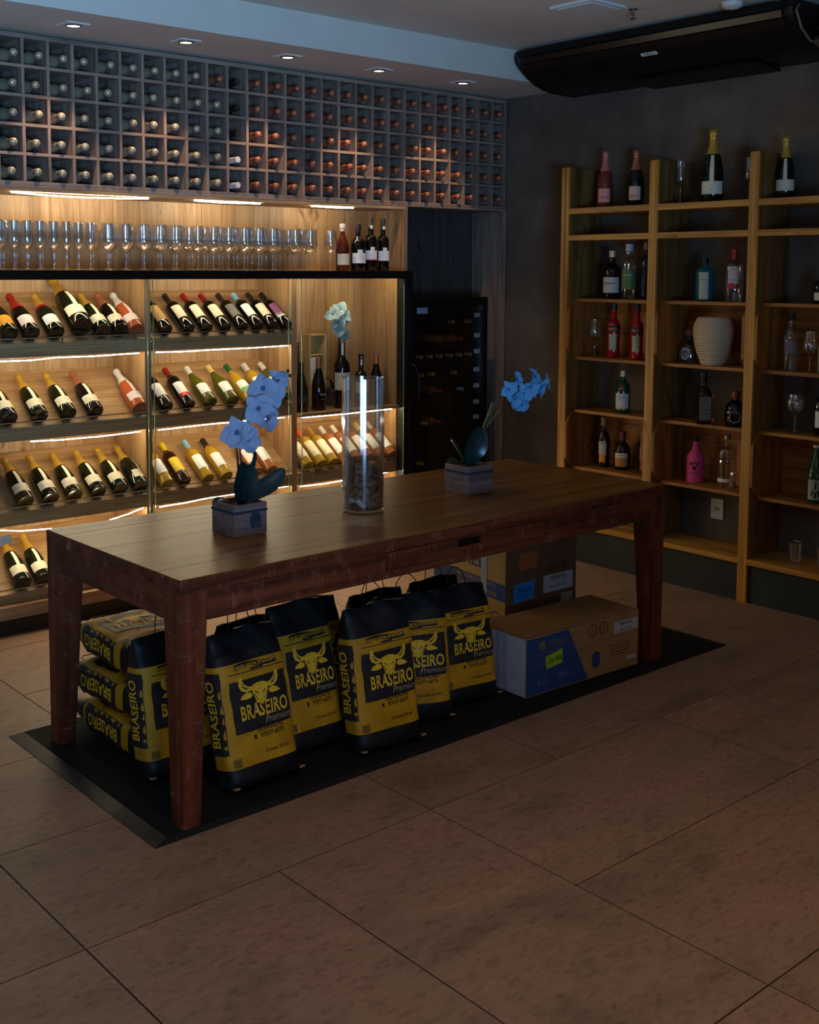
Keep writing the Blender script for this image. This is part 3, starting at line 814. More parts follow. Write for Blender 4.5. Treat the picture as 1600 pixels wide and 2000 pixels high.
for nm, q in (('side_board', (-.062, -.05, 0, -.054, .05, .43)), ('side_board', (.054, -.05, 0, .062, .05, .43)), ('top_board', (-.062, -.05, .4305, .062, .05, .438)), ('back_board', (-.0535, .042, 0.0085, .0535, .05, .43)), ('bottom_board', (-.0535, -.05, 0, .0535, .0415, .008))):
    B().box(*q).build(nm, pale, T2)
sl = B().box(-.048, -.035, .0085, .02, .035, .30).build('paper_sleeve', lb_white, T2)
map_text([('LOTE', .055, .0, .0, 0, 'LEFT')], lambda x, y: (-.02 + y * .7, -.036, .21 - x), 'lettering', ink, T2)
B().box(-.05, -.04, .31, .05, .0, .318).build('inner_shelf', pale, T2)

# ------------------------------------------------------------------ drinking glasses
WG = [(0, .001), (.033, .001), (.034, .003), (.02, .006), (.006, .011), (.0038, .02), (.0036, .085), (.006, .096), (.018, .104), (.031, .118), (.0395, .14), (.0405, .157), (.038, .185), (.0325, .222), (.032, .238)]
FL = [(0, .001), (.03, .001), (.031, .003), (.016, .006), (.005, .012), (.0036, .022), (.0036, .095), (.007, .106), (.018, .118), (.0225, .132), (.0235, .16), (.0235, .238), (.023, .240)]
RIM = {}
def glass(name, prof, x, y, z, label, group, s=1.0, seg=20, cat='glass'):
    key = (name, seg)
    if key not in RIM:
        b = B().lathe(prof, seg=seg)
        # glass has a wall: the inside of the bowl and a rounded rim
        k = [i for i, p in enumerate(prof) if p[1] > .1]
        inner = [(max(prof[i][0] - .0012, .0), prof[i][1] + (.002 if i == k[0] else 0)) for i in reversed(k)]
        inner.append((0, prof[k[0]][1] + .003))
        b.lathe([prof[-1]] + inner, seg=seg)
        bmesh.ops.remove_doubles(b.b, verts=b.b.verts, dist=1e-5)
        RIM[key] = b.mesh(name, glass_clear, True)
    o = link(name, RIM[key]); o.location = (x, y, z); o.scale = (s, s, s)
    return tag(o, label, cat, group)
def rowlab(kind, rowname, k, ref): return '%s %s in the %s row, %s from %s' % (kind[0], kind[1], rowname, ORD[k], ref)
fx = [-3.462, -3.391, -3.325, -3.259, -3.187, -3.119, -3.053, -2.989]
for rn, y, off in (('front', .055, 0), ('middle', .125, .034), ('back', .195, .004), ('rearmost', .26, .038)):
    for k, x in enumerate(fx):
        glass('champagne_flute', FL, x + off, y, ZC, 'tall clear champagne flute in the %s row, %s from the wine glasses' % (rn, ORD[7 - k]), 'champagne flutes in the niche')
gx = [-2.89, -2.789, -2.681, -2.581, -2.486, -2.355, -2.256, -2.158, -2.055, -1.96, -1.862, -1.70, -1.592, -1.445]
for k, x in enumerate(gx):
    glass('wine_glass', WG, x, .06, ZC, 'clear wine glass in the front row, %s from the dark port bottles' % ORD[13 - k], 'wine glasses in the niche')
for rn, y, xs in (('middle', .15, [-2.835 + .096 * i for i in range(14)]), ('back', .24, [-2.88 + .1 * i for i in range(15)])):
    for k, x in enumerate(xs):
        glass('wine_glass', WG, x, y, ZC, 'clear wine glass in the %s row, %s from the dark port bottles' % (rn, ORD[len(xs) - 1 - k]), 'wine glasses in the niche')
G_ = 'dessert wine bottles at the end of the niche'
gl_amber = M('amber_spirit_bottle', S(96, 34, 22), .06, 0, .6, 0, .3)
bottle('spirit_bottle', 'cognac', gl_amber, M('paper_seal', S(206, 190, 178), .5), .232, ((.035, .10, 1.0, lb_cream, 'label'),), 'amber bottle with square cream label beside the last wine glass', 'bottle', G_, (-1.355, .06, ZC), rot=(0, 0, -.5))
plab = ((.062, .122, 1.15, lb_white, 'label', .142, .35), (.252, .272, .5, lb_white, 'tax_stamp'))
bottle('port_bottle', 'squat', gl_black, f_dark, .226, ((.045, .105, 1.1, lb_white, 'label', .125, .35),), 'squat dark bottle with peaked white label beside the amber bottle', 'bottle', G_, (-1.245, .05, ZC), rot=(0, 0, -.35))
o = bottle('port_bottle', 'port', gl_black, M('olive_capsule', S(112, 98, 66), .4), .262, plab, 'tall dark port bottle with red line under its peaked label', 'bottle', G_, (-1.145, .05, ZC), rot=(0, 0, -.35))
fn, na, nz = patch(PROF['port'], .062, .068, 1.15, 1, 8, .0013); B().grid(fn, na, nz).build('label_line', ink_red, o)
bottle('port_bottle', 'port', gl_black, MATS['olive_capsule'], .262, plab, 'tall dark port bottle nearest the niche side panel', 'bottle', G_, (-1.046, .05, ZC), rot=(0, 0, -.35), s=.985)

# ------------------------------------------------------------------ wine fridge and its surround
T = thing('fridge_surround', 'tall dark-lit wood surround around the wine fridge in the corner', 'panel', (-0.9, 0.0, 0))
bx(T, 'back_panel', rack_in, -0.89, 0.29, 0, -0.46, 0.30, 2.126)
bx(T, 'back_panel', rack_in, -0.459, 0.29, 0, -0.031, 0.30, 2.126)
bx(T, 'side_panel', rack_z, -0.03, 0.0, 0.0, -0.012, 0.30, 2.126)
bx(T, 'side_panel', rack_z, -0.906, 0.0, 1.735, -0.8905, 0.2895, 2.126)
T = thing('wine_fridge', 'black glass-door wine fridge standing under the corner rack', 'fridge', (-0.55, 0.1, 0))
a, b = -0.888, -0.197
fr_in = M('fridge_lining', S(44, 38, 32), .5)
bx(T, 'cabinet_side', black_pl, a, 0.03, 0.03, a + 0.02, 0.285, 1.565)
bx(T, 'cabinet_side', black_pl, b - 0.02, 0.03, 0.03, b, 0.285, 1.565)
bx(T, 'cabinet_top', black_pl, a + 0.0205, 0.03, 1.545, b - 0.0205, 0.285, 1.565)
bx(T, 'cabinet_back', fr_in, a + 0.0205, 0.27, 0.1005, b - 0.0205, 0.285, 1.5445)
bx(T, 'cabinet_base', black_pl, a + 0.0205, 0.03, 0.03, b - 0.0205, 0.285, 0.10)
for fx_ in (a + 0.05, b - 0.05):
    bx(T, 'foot', black_pl, fx_ - .02, .06, 0, fx_ + .02, .10, .0295)
dr = bx(T, 'door_frame', black_m, a, -0.02, 0.06, a + 0.055, 0.028, 1.568)
for q in ((b - 0.045, -0.02, 0.06, b, 0.028, 1.568), (a + 0.0555, -0.02, 1.512, b - 0.0455, 0.028, 1.568), (a + 0.0555, -0.02, 0.06, b - 0.0455, 0.028, 0.12)):
    bx(T, 'door_frame', black_m, *q)
bx(T, 'door_glass', glass_smoke, a + 0.0555, 0.002, 0.1205, b - 0.0455, 0.010, 1.5115)
B(T).tube([(-0.868, -0.021, 1.16), (-0.862, -0.05, 1.14), (-0.852, -0.068, 1.09), (-0.849, -0.07, 1.02), (-0.852, -0.066, .95), (-0.862, -0.05, .9), (-0.868, -0.021, .875)], 0.012, 10).build('handle', black_pl, T, smooth=True)
for z in (1.451, 1.319, 1.216, 1.098, 0.992, 0.885, 0.787):
    bx(T, 'price_label', M('grey_price_label', S(150, 150, 156), .5), -0.300, 0.0005, z - 0.014, -0.245, 0.0018, z + 0.014)
bx(T, 'energy_label', M('silver_label', S(160, 172, 184), .4), -0.806, 0.0005, 1.470, -0.716, 0.0018, 1.508)
for z in (1.375, 1.265, 1.160, 1.045, 0.935, 0.83, 0.735, 0.6, 0.48, 0.36, .24):
    bb = B(T)
    for k in range(2): bb.tube([(a + 0.021, 0.045 + .2 * k, z), (b - 0.021, 0.045 + .2 * k, z)], 0.003, 6)
    for k in range(14):
        x = a + 0.04 + k * 0.047
        bb.tube([(x, 0.04, z + .004), (x, 0.26, z + .004)], 0.0018, 4)
    bb.build('wire_shelf', M('dark_wire', S(60, 56, 52), .4, .6), T)
FB = [(-0.448, 1.375, f_pale), (-0.30, 1.375, f_pale), (-0.49, 1.265, f_copper), (-0.375, 1.265, f_copper), (-0.727, 1.16, f_pale), (-0.641, 1.16, f_pale), (-0.554, 1.16, f_pale),
      (-0.465, 1.16, f_pale), (-0.376, 1.16, f_pale), (-0.288, 1.16, f_pale), (-0.716, 1.045, f_gold), (-0.62, 1.045, f_gold), (-0.424, 1.045, f_pale), (-0.553, .935, f_copper), (-0.36, .935, f_blue),
      (-0.679, .735, f_white), (-0.565, .735, f_copper), (-0.432, .735, f_dark), (-0.715, .48, f_yellow)]
FN = {1.375: 'topmost', 1.265: 'second', 1.16: 'third', 1.045: 'fourth', .935: 'fifth', .735: 'seventh', .48: 'ninth'}
cnt = {}
for x, z, cp in FB:
    cnt[z] = cnt.get(z, 0) + 1
    nm = cp.name.replace('_', ' ').replace('foil', 'foiled').replace('capsule', 'capped')
    o = bottle('wine_bottle', 'bordeaux', gl_black if cp not in (f_copper,) else gl_salmon, cp, .238, (), '%s bottle lying on the fridge\'s %s wire shelf, %s from its handle' % (nm, FN[z], ORD[cnt[z] - 1]), 'bottle', 'bottles in the wine fridge',
               (x, .262, z + .0062 + .0376 * .74), (RAD(90), 0, 0), s=.74, seg=12)

# ------------------------------------------------------------------ pine bookcase with crates on the grey wall
T = thing('pine_bookcase', 'varnished pine wall bookcase with crates between its thick uprights', 'bookcase', (-0.16, -1.65, 0))
PY = [(-0.778, -0.723), (-1.402, -1.346), (-2.012, -1.958), (-2.630, -2.575)]
for y0, y1 in PY:
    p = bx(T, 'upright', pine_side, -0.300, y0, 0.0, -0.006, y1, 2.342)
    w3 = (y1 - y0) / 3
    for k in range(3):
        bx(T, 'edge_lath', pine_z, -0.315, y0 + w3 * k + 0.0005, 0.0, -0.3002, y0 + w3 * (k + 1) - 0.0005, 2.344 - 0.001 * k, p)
BAY = [(-1.3455, -0.7785), (-1.9575, -1.4025), (-2.5745, -2.0125)]
for y0, y1 in BAY:
    for z0, z1 in ((2.070, 2.103), (1.915, 1.947), (0.205, 0.234)):
        p = bx(T, 'shelf_board', pine_y, -0.315, y0, z0, -0.21, y1, z1)
        bx(T, 'shelf_board', pine_y, -0.2095, y0, z0, -0.108, y1, z1)
        bx(T, 'shelf_board', pine_y, -0.1075, y0, z0, -0.006, y1, z1)
def crate(y0, y1, z0, z1, label):
    T = thing('wooden_crate', label, 'crate', (-0.16, (y0 + y1) / 2, z0), 0, 'pine crates in the bookcase')
    zm = (z0 + z1) / 2
    oct_ = [(-0.007, z0), (-0.25, z0), (-0.315, z0 + 0.073), (-0.315, z1 - 0.073), (-0.25, z1), (-0.007, z1)]
    cx = -0.238
    slot = [(cx + 0.011 * cos(t), zm + 0.045 * (1 if sin(t) > 0 else -1) + 0.011 * sin(t)) for t in [pi * k / 8 for k in range(16)]]
    for ya, yb in ((y0, y0 + 0.017), (y1 - 0.017, y1)):
        B(T).prism(oct_, lambda u, v, a: (u, a, v), ya, yb, [slot]).build('end_panel', crate_z, T)
    ya, yb = y0 + 0.0175, y1 - 0.0175
    for za, zb in ((z0, z0 + 0.018), (z1 - 0.018, z1)):
        for xa, xb in ((-0.25, -0.172), (-0.1715, -0.094), (-0.0935, -0.024)):
            bx(T, 'slat', crate_w, xa, ya, za, xb, yb, zb)
    h = (z1 - z0) / 4
    for k in range(4):
        bx(T, 'back_slat', crate_w, -0.0235, ya, z0 + h * k + 0.001, -0.008, yb, z0 + h * (k + 1) - 0.001)
    return T
for k, (y0, y1) in enumerate(BAY):
    bn = ['bay next to the wine wall', 'middle bay', 'outermost bay'][k]
    crate(y0, y1, 1.2085, 1.573, 'upper pine crate on its side in the bookcase\'s ' + bn)
    crate(y0, y1, 0.545, 0.908, 'lower pine crate on its side in the bookcase\'s ' + bn)
T = thing('wall_socket', 'white power socket plate on the grey wall above the bottom shelf', 'socket', (-0.002, -1.633, 0.402))
B().box(-0.008, -0.039, -0.058, 0.0015, 0.039, 0.058).build('plate', white_pl, T, bevel=0.003)
B().prism([(-.022, 0), (-.012, -.012), (.012, -.012), (.022, 0), (.012, .012), (-.012, .012)], lambda u, v, a: (a, u, v), -.0105, -.0075).build('socket_insert', M('socket_grey', S(180, 174, 160), .5), T)
for d in (-.01, 0, .01): B().tube([(-.0102, d, 0), (-.0112, d, 0)], .0025, 8).build('pin_hole', ink, T)

# things on the bookcase
G_ = 'bottles on the pine bookcase'
FACE = RAD(-62)   # labels look into the room
def sb(name, kind, gl, cap, capz, labs, label, x, y, z, h, cat='bottle', w=None, txt=None, rz=FACE, capname='cap'):
    H = PROF[kind][-1][1]
    s = (w / (2 * max(p[0] for p in PROF[kind]))) if w else h / H
    o = bottle(name, kind, gl, cap, capz, labs, label, cat, G_, (x, y, z + .0008), (0, 0, rz), s, sz=h / H / s, seg=22, capname=capname)
    for t in (txt or []):
        cyl_text(o, kind, *t)
    return o
Zs = 2.1035
sb('sparkling_bottle', 'champagne', M('rose_sparkling_glass', S(128, 54, 44), .1, 0, .5, 0, .2), M('pink_foil', S(214, 120, 110), .4, .3), .2, ((.03, .105, .75, M('pink_paper', S(232, 150, 130), .5), 'label'),), 'rosé sparkling bottle with pink foil and label on the bookcase top', -.16, -.921, Zs, .335, txt=[([('rosé', .03, 0, .05)], 'lettering', ink_red)])
sb('sparkling_bottle', 'champagne', gl_green, f_copper, .2, ((.035, .11, .75, M('peach_paper', S(226, 178, 150), .5), 'label'),), 'dark sparkling bottle with copper foil and peach label on the bookcase top', -.16, -1.139, Zs, .325, txt=[([('brut', .028, 0, .05)], 'lettering', ink_red)])
sb('sparkling_bottle', 'champagne', gl_green, f_gold, .205, ((.035, .09, 1.2, lb_cream, 'label', .2, .2),), 'tall magnum with vertical neck strip on the bookcase top, middle bay', -.16, -1.64, Zs, .395)
sb('sparkling_bottle', 'champagne', gl_green, f_gold, .205, ((.04, .095, 1.2, lb_cream, 'label', .2, .2),), 'gold-foiled sparkling bottle on the bookcase top in the outermost bay', -.16, -2.065, Zs, .32)
glass('champagne_flute', FL, -.16, -1.438, Zs, 'clear champagne flute beside the second upright on the bookcase top', 'glasses on the bookcase', 1.0)
glass('champagne_flute', FL, -.16, -1.862, Zs, 'clear champagne flute half behind the third upright on the bookcase top', 'glasses on the bookcase', .95)
Zs = 1.5735
o = sb('whisky_bottle', 'whisky', gl_black, f_pale, .24, ((.035, .125, 1.0, M('ivory_paper', S(196, 188, 168), .55), 'label'),), 'dark whisky bottle with ivory V-shaped label on the upper crate', -.16, -.985, Zs, .281, w=.105,
       txt=[([("Ballantine's", .017, 0, .085, 0, 'CENTER', .8)], 'lettering', ink)])
o = sb('spirit_bottle', 'tall', glass_bottle, M('clear_cap', S(190, 190, 186), .3), .285, ((.06, .17, 1.1, M('leaf_green_paper', S(92, 116, 60), .5), 'label'),), 'clear spirit bottle with green botanical label on the upper crate', -.16, -1.105, Zs, .318, w=.084,
       txt=[([('SEAGERS', .011, 0, .14, 0, 'CENTER')], 'lettering', ink_white)])
sb('spirit_bottle', 'tall', M('dark_blue_glass', S(18, 34, 70), .08, 0, .6, 0, .3), M('cork_cap', S(170, 140, 100), .6), .286, (), 'slim dark blue bottle against the second upright on the upper crate', -.16, -1.225, Zs, .327, w=.06)
o = sb('gin_bottle', 'vodka', gl_teal, black_pl, .235, ((.012, .19, .5, M('gin_paper', S(196, 188, 160), .55), 'label'),), 'teal gin bottle with arched pale label on the middle upper crate', -.16, -1.61, Zs, .234, w=.098)
cyl_text(o, 'vodka', [('BOMBAY', .010, 0, .14), ('DRY GIN', .009, 0, .07)], 'lettering', ink_blue)
o = sb('gin_bottle', 'vodka', glass_bottle, f_red, .235, ((.10, .19, .6, M('gin_white_paper', S(206, 190, 180), .55), 'label'), (.07, .095, .6, ink_red, 'lower_label')), 'clear gin bottle with red cap on the middle upper crate', -.16, -1.79, Zs, .279, w=.096)
cyl_text(o, 'vodka', [('BEEFEATER', .0095, 0, .172), ('LONDON', .009, 0, .115)], 'lettering', ink_red)
fig = [[(-.004, .125), (.004, .125), (.005, .145), (.003, .16), (-.003, .16), (-.005, .145)]]
sb('spirit_bottle', 'whisky', gl_black, f_dark, .24, ((.03, .1, 1.0, lb_cream, 'label'),), 'dark bottle with cream label on the outermost upper crate', -.16, -2.285, Zs, .155, w=.08)
Zs = 1.2270
glass('wine_glass', WG, -.12, -.835, Zs, 'clear wine glass inside the upper crate beside the red aperitif bottles', 'glasses on the bookcase', .92)
for k, (x, y) in enumerate(((-.121, -.976), (-.165, -1.175))):
    o = sb('aperitif_bottle', 'aperitif', gl_red, M('navy_cap', S(18, 28, 52), .35), .276, ((.045, .135, .62, M('sage_paper', S(176, 184, 140), .55), 'label'),), ['red aperitif bottle beside the empty wine glass in the upper crate', 'red aperitif bottle beside the second upright in the upper crate'][k], x, y, Zs, .319, w=.080)
    fn, na, nz = patch(PROF['aperitif'], .148, .186, 1.1, 2, 8, .0011); B().grid(fn, na, nz).build('brand_band', M('navy_band', S(14, 22, 44), .5), o)
    cyl_text(o, 'aperitif', [('APEROL', .0235, 0, .157, .01, 'CENTER', .75)], 'lettering', M('orange_ink', S(240, 150, 20), .5), .0022)
def tequila(x, y, lab):
    o = sb('tequila_bottle', 'decanter', glass_smoky, M('cork_stopper', S(150, 96, 60), .6), .146, (), lab, x, y, Zs, .188, w=.12, capname='stopper')
    r0 = .0612; cz = .05
    fn = lambda px, pz: (r0 * cos(-pi / 2 + px / r0), r0 * sin(-pi / 2 + px / r0), cz + pz)
    flat_poly([[(.027 * cos(t * pi / 9) - .02, .034 * sin(t * pi / 9)) for t in range(18)]], fn, 'label', M('oval_paper', S(190, 190, 190), .5), o)
    map_text([('reposado', .011, -.02, .008)], lambda px, pz: tuple(c * 1.012 if i < 2 else c for i, c in enumerate(fn(px, pz))), 'lettering', ink, o)
    fnb, na, nz = patch(PROF['decanter'], .1225, .144, 3.12, 2, 16, .0008); B().grid(fnb, na, nz).build('neck_band', M('blue_ribbon', S(30, 70, 120), .5), o)
tequila(-.105, -1.49, 'round smoky tequila bottle with oval label beside the ribbed vase')
tequila(-.10, -1.865, 'round smoky tequila bottle half hidden by the third upright')
vs = []
for k in range(61):
    t = k / 60
    r = .066 + (.115 - .066) * (sin(min(t / .72, 1) * pi / 2) ** 1.0)
    if t > .72: r = .115 - .022 * ((t - .72) / .28) ** 2.2
    vs.append((r + (.0026 * sin(t * 2 * pi * 17) if t > .06 else 0), .257 * t))
vs = [(0, 0), (.062, 0)] + vs + [(.080, .262), (.072, .258), (.070, .2), (0, .03)]
o = B().lathe(vs, seg=40).build('ribbed_vase', M('cream_ceramic', S(206, 184, 148), .55), None, smooth=True)
o.location = (-.17, -1.682, Zs + .0005); tag(o, 'cream ribbed ceramic vase inside the middle upper crate', 'vase')
o.scale = (.94, .94, 1)
sb('spirit_bottle', 'tall', glass_bottle, ink, .286, ((.10, .17, 1.0, M('faded_paper', S(120, 112, 118), .6), 'label'),), 'clear spirit bottle with faded label in the outermost upper crate', -.18, -2.14, Zs, .294, w=.07)
glass('wine_glass', WG, -.16, -2.235, Zs, 'clear wine glass in the outermost upper crate', 'glasses on the bookcase', .86)
sb('spirit_bottle', 'gin', M('pale_liqueur_glass', S(170, 160, 130), .1, 0, .6, 0, .5), f_pale, .213, ((.06, .12, .9, lb_pink, 'label'),), 'pale bottle with pink label at the frame edge in the outermost upper crate', -.2, -2.335, Zs, .225, w=.065)
Zs = .9085
o = sb('gin_bottle', 'gin', gl_emer, f_pale, .213, ((.03, .115, 1.0, M('grey_white_paper', S(206, 204, 198), .5), 'label'), (.022, .0285, 1.0, f_gold, 'gold_line')), 'emerald gin bottle with white label on the lower crate', -.168, -1.088, Zs, .247, w=.086,
       txt=[([('Tanqueray', .014, 0, .09, 0, 'CENTER', .85)], 'lettering', ink)])
fn = lambda px, pz: (prof_r(PROF['gin'], .145 + pz) * 1.02 * cos(-pi / 2 + px / .043), prof_r(PROF['gin'], .145 + pz) * 1.02 * sin(-pi / 2 + px / .043), .145 + pz)
flat_poly([[(.010 * cos(t * pi / 7), .010 * sin(t * pi / 7)) for t in range(14)]], fn, 'seal', ink_red, o)
# square whiskey bottle
T = thing('whiskey_bottle', 'square black-labelled whiskey bottle with orange ribbon on the middle lower crate', 'bottle', (-.235, -1.672, Zs + .0005), RAD(-40), G_)
sq = []
for k in range(24):
    t = 2 * pi * k / 24; e = 5
    c, s2 = cos(t), sin(t)
    f = (abs(c) ** e + abs(s2) ** e) ** (-1 / e)
    sq.append((c * f, s2 * f))
bb = B(); rings = []
for sc2, z, rd in ((.036, 0, 0), (.039, .004, 0), (.039, .165, 0), (.036, .178, .1), (.024, .196, .6), (.0155, .207, 1), (.0165, .225, 1), (.0145, .236, 1), (.0145, .262, 1)):
    rings.append([bb.v((sc2 * (q[0] * (1 - rd) + cos(2 * pi * i / 24) * rd), sc2 * (q[1] * (1 - rd) + sin(2 * pi * i / 24) * rd), z)) for i, q in enumerate(sq)])
for p, q in zip(rings, rings[1:]):
    for i in range(24): bb.b.faces.new((p[i], p[(i + 1) % 24], q[(i + 1) % 24], q[i]))
bb.b.faces.new(list(reversed(rings[0])))
bb.build('glass_body', gl_brown, T, smooth=True)
B().lathe([(.0155, .238), (.0165, .24), (.0165, .28), (0, .281)], seg=18).build('cap', black_pl, T, smooth=True)
B().box(-.034, -.0402, .02, .034, -.0392, .155).build('label', lb_black, T)
B().box(-.03, -.0406, .025, .03, -.0403, .15).build('label_frame', M('grey_ink_paper', S(120, 112, 98), .6), T)
map_text([('JACK', .015, 0, .125), ('DANIEL\'S', .0115, 0, .108), ('Tennessee', .011, 0, .075), ('WHISKEY', .0115, 0, .055)], lambda x, y: (x, -.0409, y), 'lettering', ink, T)
for z in (.012, .14): B().box(.0395, -.03, z, .052, .03, z + .022).build('ribbon', M('orange_ribbon', S(224, 84, 26), .5), T)
o = sb('tequila_bottle', 'demijohn', gl_black, M('copper_stopper', S(130, 66, 44), .4, .3), .172, (), 'squat black tequila bottle with round label on the middle lower crate', -.17, -1.83, Zs, .188, w=.11, capname='stopper')
r0 = .0512
fn = lambda px, pz: (r0 * cos(-pi / 2 + px / r0), r0 * sin(-pi / 2 + px / r0), .062 + pz)
flat_poly([[(.028 * cos(t * pi / 9), .038 * sin(t * pi / 9)) for t in range(18)]], fn, 'label', M('round_paper', S(196, 182, 158), .55), o)
map_text([('Don Julio', .0125, 0, .012, 0, 'CENTER', .8)], lambda px, pz: tuple(c * 1.012 if i < 2 else c for i, c in enumerate(fn(px, pz))), 'lettering', ink, o)
bal = [(0, .001), (.034, .001), (.035, .003), (.01, .008), (.0042, .02), (.0042, .085), (.012, .095), (.036, .112), (.047, .14), (.046, .165), (.038, .198)]
glass('balloon_glass', bal, -.168, -2.171, Zs, 'large clear balloon glass on the outermost lower crate', 'glasses on the bookcase', 1.0, 22)
sb('wine_bottle', 'bordeaux', gl_black, f_dark, .238, ((.05, .15, 1.0, lb_white, 'label'),), 'dark wine bottle at the frame edge on the outermost lower crate', -.164, -2.312, Zs, .25, w=.07)
Zs = .5635
am = ((.03, .075, .5, M('orange_label', S(214, 110, 40), .5), 'lower_label'), (.0755, .155, .62, M('cream_crest', S(206, 196, 164), .55), 'label'))
for k, (x, y, h) in enumerate(((-.129, -.925, .298), (-.105, -1.205, .29))):
    o = sb('liqueur_bottle', 'cream', gl_brown, M('gold_cap', S(150, 116, 40), .4, .4), .246, am, ['dark cream-liqueur bottle with gold cap beside the crate end in the lower crate', 'dark cream-liqueur bottle half behind the second upright in the lower crate'][k], x, y, Zs, h, w=.08,
           txt=[([('AMARULA', .0095, 0, .142)], 'lettering', ink)])
o = sb('liqueur_bottle', 'demijohn', gl_brown, M('red_brown_cap', S(110, 24, 18), .4), .172, ((.02, .072, .8, M('honey_paper', S(190, 132, 60), .55), 'label'), (.0725, .10, .8, lb_cream, 'upper_label')), 'round-shouldered brown liqueur bottle with honey label in the lower crate', -.114, -1.053, Zs, .225, w=.099)
cyl_text(o, 'demijohn', [('DRAMBUIE', .0115, 0, .083, 0, 'CENTER', .9)], 'lettering', ink)
o = sb('gin_bottle', 'stone', gl_pink, ink, .229, (), 'matt pink bottle with black bird emblem in the middle lower crate', -.142, -1.572, Zs, .253, w=.093)
fn = lambda px, pz: (.0486 * cos(-pi / 2 + px / .0486), .0486 * sin(-pi / 2 + px / .0486), pz)
flat_poly([[(-.03, .118), (-.012, .11), (.0, .118), (.012, .11), (.028, .122), (.02, .1), (.006, .088), (.012, .078), (-.002, .07), (-.012, .082), (-.006, .09), (-.022, .1)]], fn, 'bird_emblem', ink, o)
map_text([('DRAVIA', .0135, 0, .05, 0, 'CENTER')], fn, 'lettering', ink, o)
o = sb('vodka_bottle', 'vodka', glass_bottle, steel, .262, ((.03, .05, 1.2, lb_cream, 'label'),), 'clear vodka bottle with black lettering in the middle lower crate', -.143, -1.769, Zs, .284, w=.094)
cyl_text(o, 'vodka', [('ABSOLUT', .021, 0, .152, .012, 'CENTER', .82), ('VODKA', .021, 0, .132, .012, 'CENTER', .82)], 'lettering', M('navy_ink', S(20, 22, 40), .5))
o = sb('sake_bottle', 'sake', gl_emer, f_pale, .29, ((.02, .125, 1.0, M('washi_paper', S(160, 160, 140), .6), 'label'),), 'green sake bottle with brush lettering in the outermost lower crate', -.177, -2.302, Zs, .298, w=.082)
br = [[(-.02, .11), (.02, .113), (.02, .106), (-.02, .103)], [(-.004, .115), (.004, .115), (.003, .075), (-.005, .075)], [(-.02, .09), (.02, .094), (.018, .085), (-.02, .082)], [(-.018, .07), (-.008, .072), (-.016, .04), (-.022, .042)], [(.006, .07), (.016, .068), (.022, .038), (.014, .036)], [(-.006, .06), (.006, .06), (.004, .03), (-.006, .03)]]
flat_poly(br, lambda px, pz: (.0415 * cos(-pi / 2 + px / .0415), .0415 * sin(-pi / 2 + px / .0415), pz), 'brush_lettering', ink, o)
TB = [(0, .002), (.026, .002), (.028, .006), (.037, .105), (.038, .11)]
glass('tumbler', TB, -.183, -2.209, .2345, 'empty glass tumbler on the bottom shelf in the outermost bay', 'glasses on the bookcase', 1.0, 22)
glass('tumbler', TB, -.2, -2.372, .2345, 'glass tumbler cut by the frame edge on the bottom shelf', 'glasses on the bookcase', 1.0, 22)

# ------------------------------------------------------------------ air conditioner under the ceiling
T = thing('air_conditioner', 'long black ceiling air conditioner along the grey wall', 'air conditioner', (-0.25, -1.4, 3.02))
ac_m = M('ac_black_shell', S(15, 14, 13), .45, 0, .4)
ac_d = M('ac_dark_gap', S(6, 6, 6), .6)
Ya, Yb = -0.56, -2.30
prof = [(-0.50, 3.018), (-0.545, 3.012), (-0.562, 2.996), (-0.566, 2.972), (-0.556, 2.942), (-0.53, 2.915), (-0.46, 2.868), (-0.395, 2.836), (-0.32, 2.812), (-0.24, 2.800), (-0.02, 2.796), (-0.004, 2.81), (-0.004, 3.018)]
body = [(x + .006 if x < -.2 else x, z + (.004 if z < 2.9 else -.003)) for x, z in prof]
body[-1] = (-0.006, 3.014); body[-2] = (-0.006, 2.812)
B(T).prism(body, lambda u, v, a: (u, a, v), Ya - 0.03, Yb + 0.03).build('shell', ac_m, T)
for y in (Ya, Yb):
    d = -0.03 if y == Ya else 0.03
    B(T).prism(prof, lambda u, v, a: (u, a, v), y, y + d * 0.98).build('end_cap', ac_m, T, bevel=0.004)
# outlet louvres along the nose
for k, (p, q) in enumerate((((-0.564, 3.004), (-0.570, 2.972)), ((-0.569, 2.966), (-0.553, 2.936)), ((-0.55, 2.931), (-0.512, 2.899)))):
    n = Vector((q[0] - p[0], q[1] - p[1])); n.normalize(); nn = Vector((n.y, -n.x)) * .006
    B(T).prism([p, q, (q[0] + nn.x, q[1] + nn.y), (p[0] + nn.x, p[1] + nn.y)] if nn.x < 0 else [p, q, (q[0] - nn.x, q[1] - nn.y), (p[0] - nn.x, p[1] - nn.y)], lambda u, v, a: (u, a, v), Ya - 0.05, Yb + 0.05).build('louvre', ac_m if k != 1 else black_m, T)
lt = B(T).prism([(-.05, -.012), (.05, -.012), (.05, .012), (-.05, .012)], lambda u, v, a: (-0.49 - a * .5 + v * .75, -1.45 + u, 2.884 - a * .8 - v * .52), 0.0, 0.0035).build('maker_badge', white_pl, T)
map_text([('MIDEA', .022, 0, -.008)], lambda u, v: (-0.4925 + v * .75 + .25, -0.05 - u, 2.8805 - 3.02 - v * .52), 'lettering', ink, T)
B(T).prism([(-0.30, 2.806), (-0.06, 2.790), (-0.06, 2.772), (-0.27, 2.794)], lambda u, v, a: (u, a, v), -1.18, -1.96).build('filter_flap', ac_m, T)
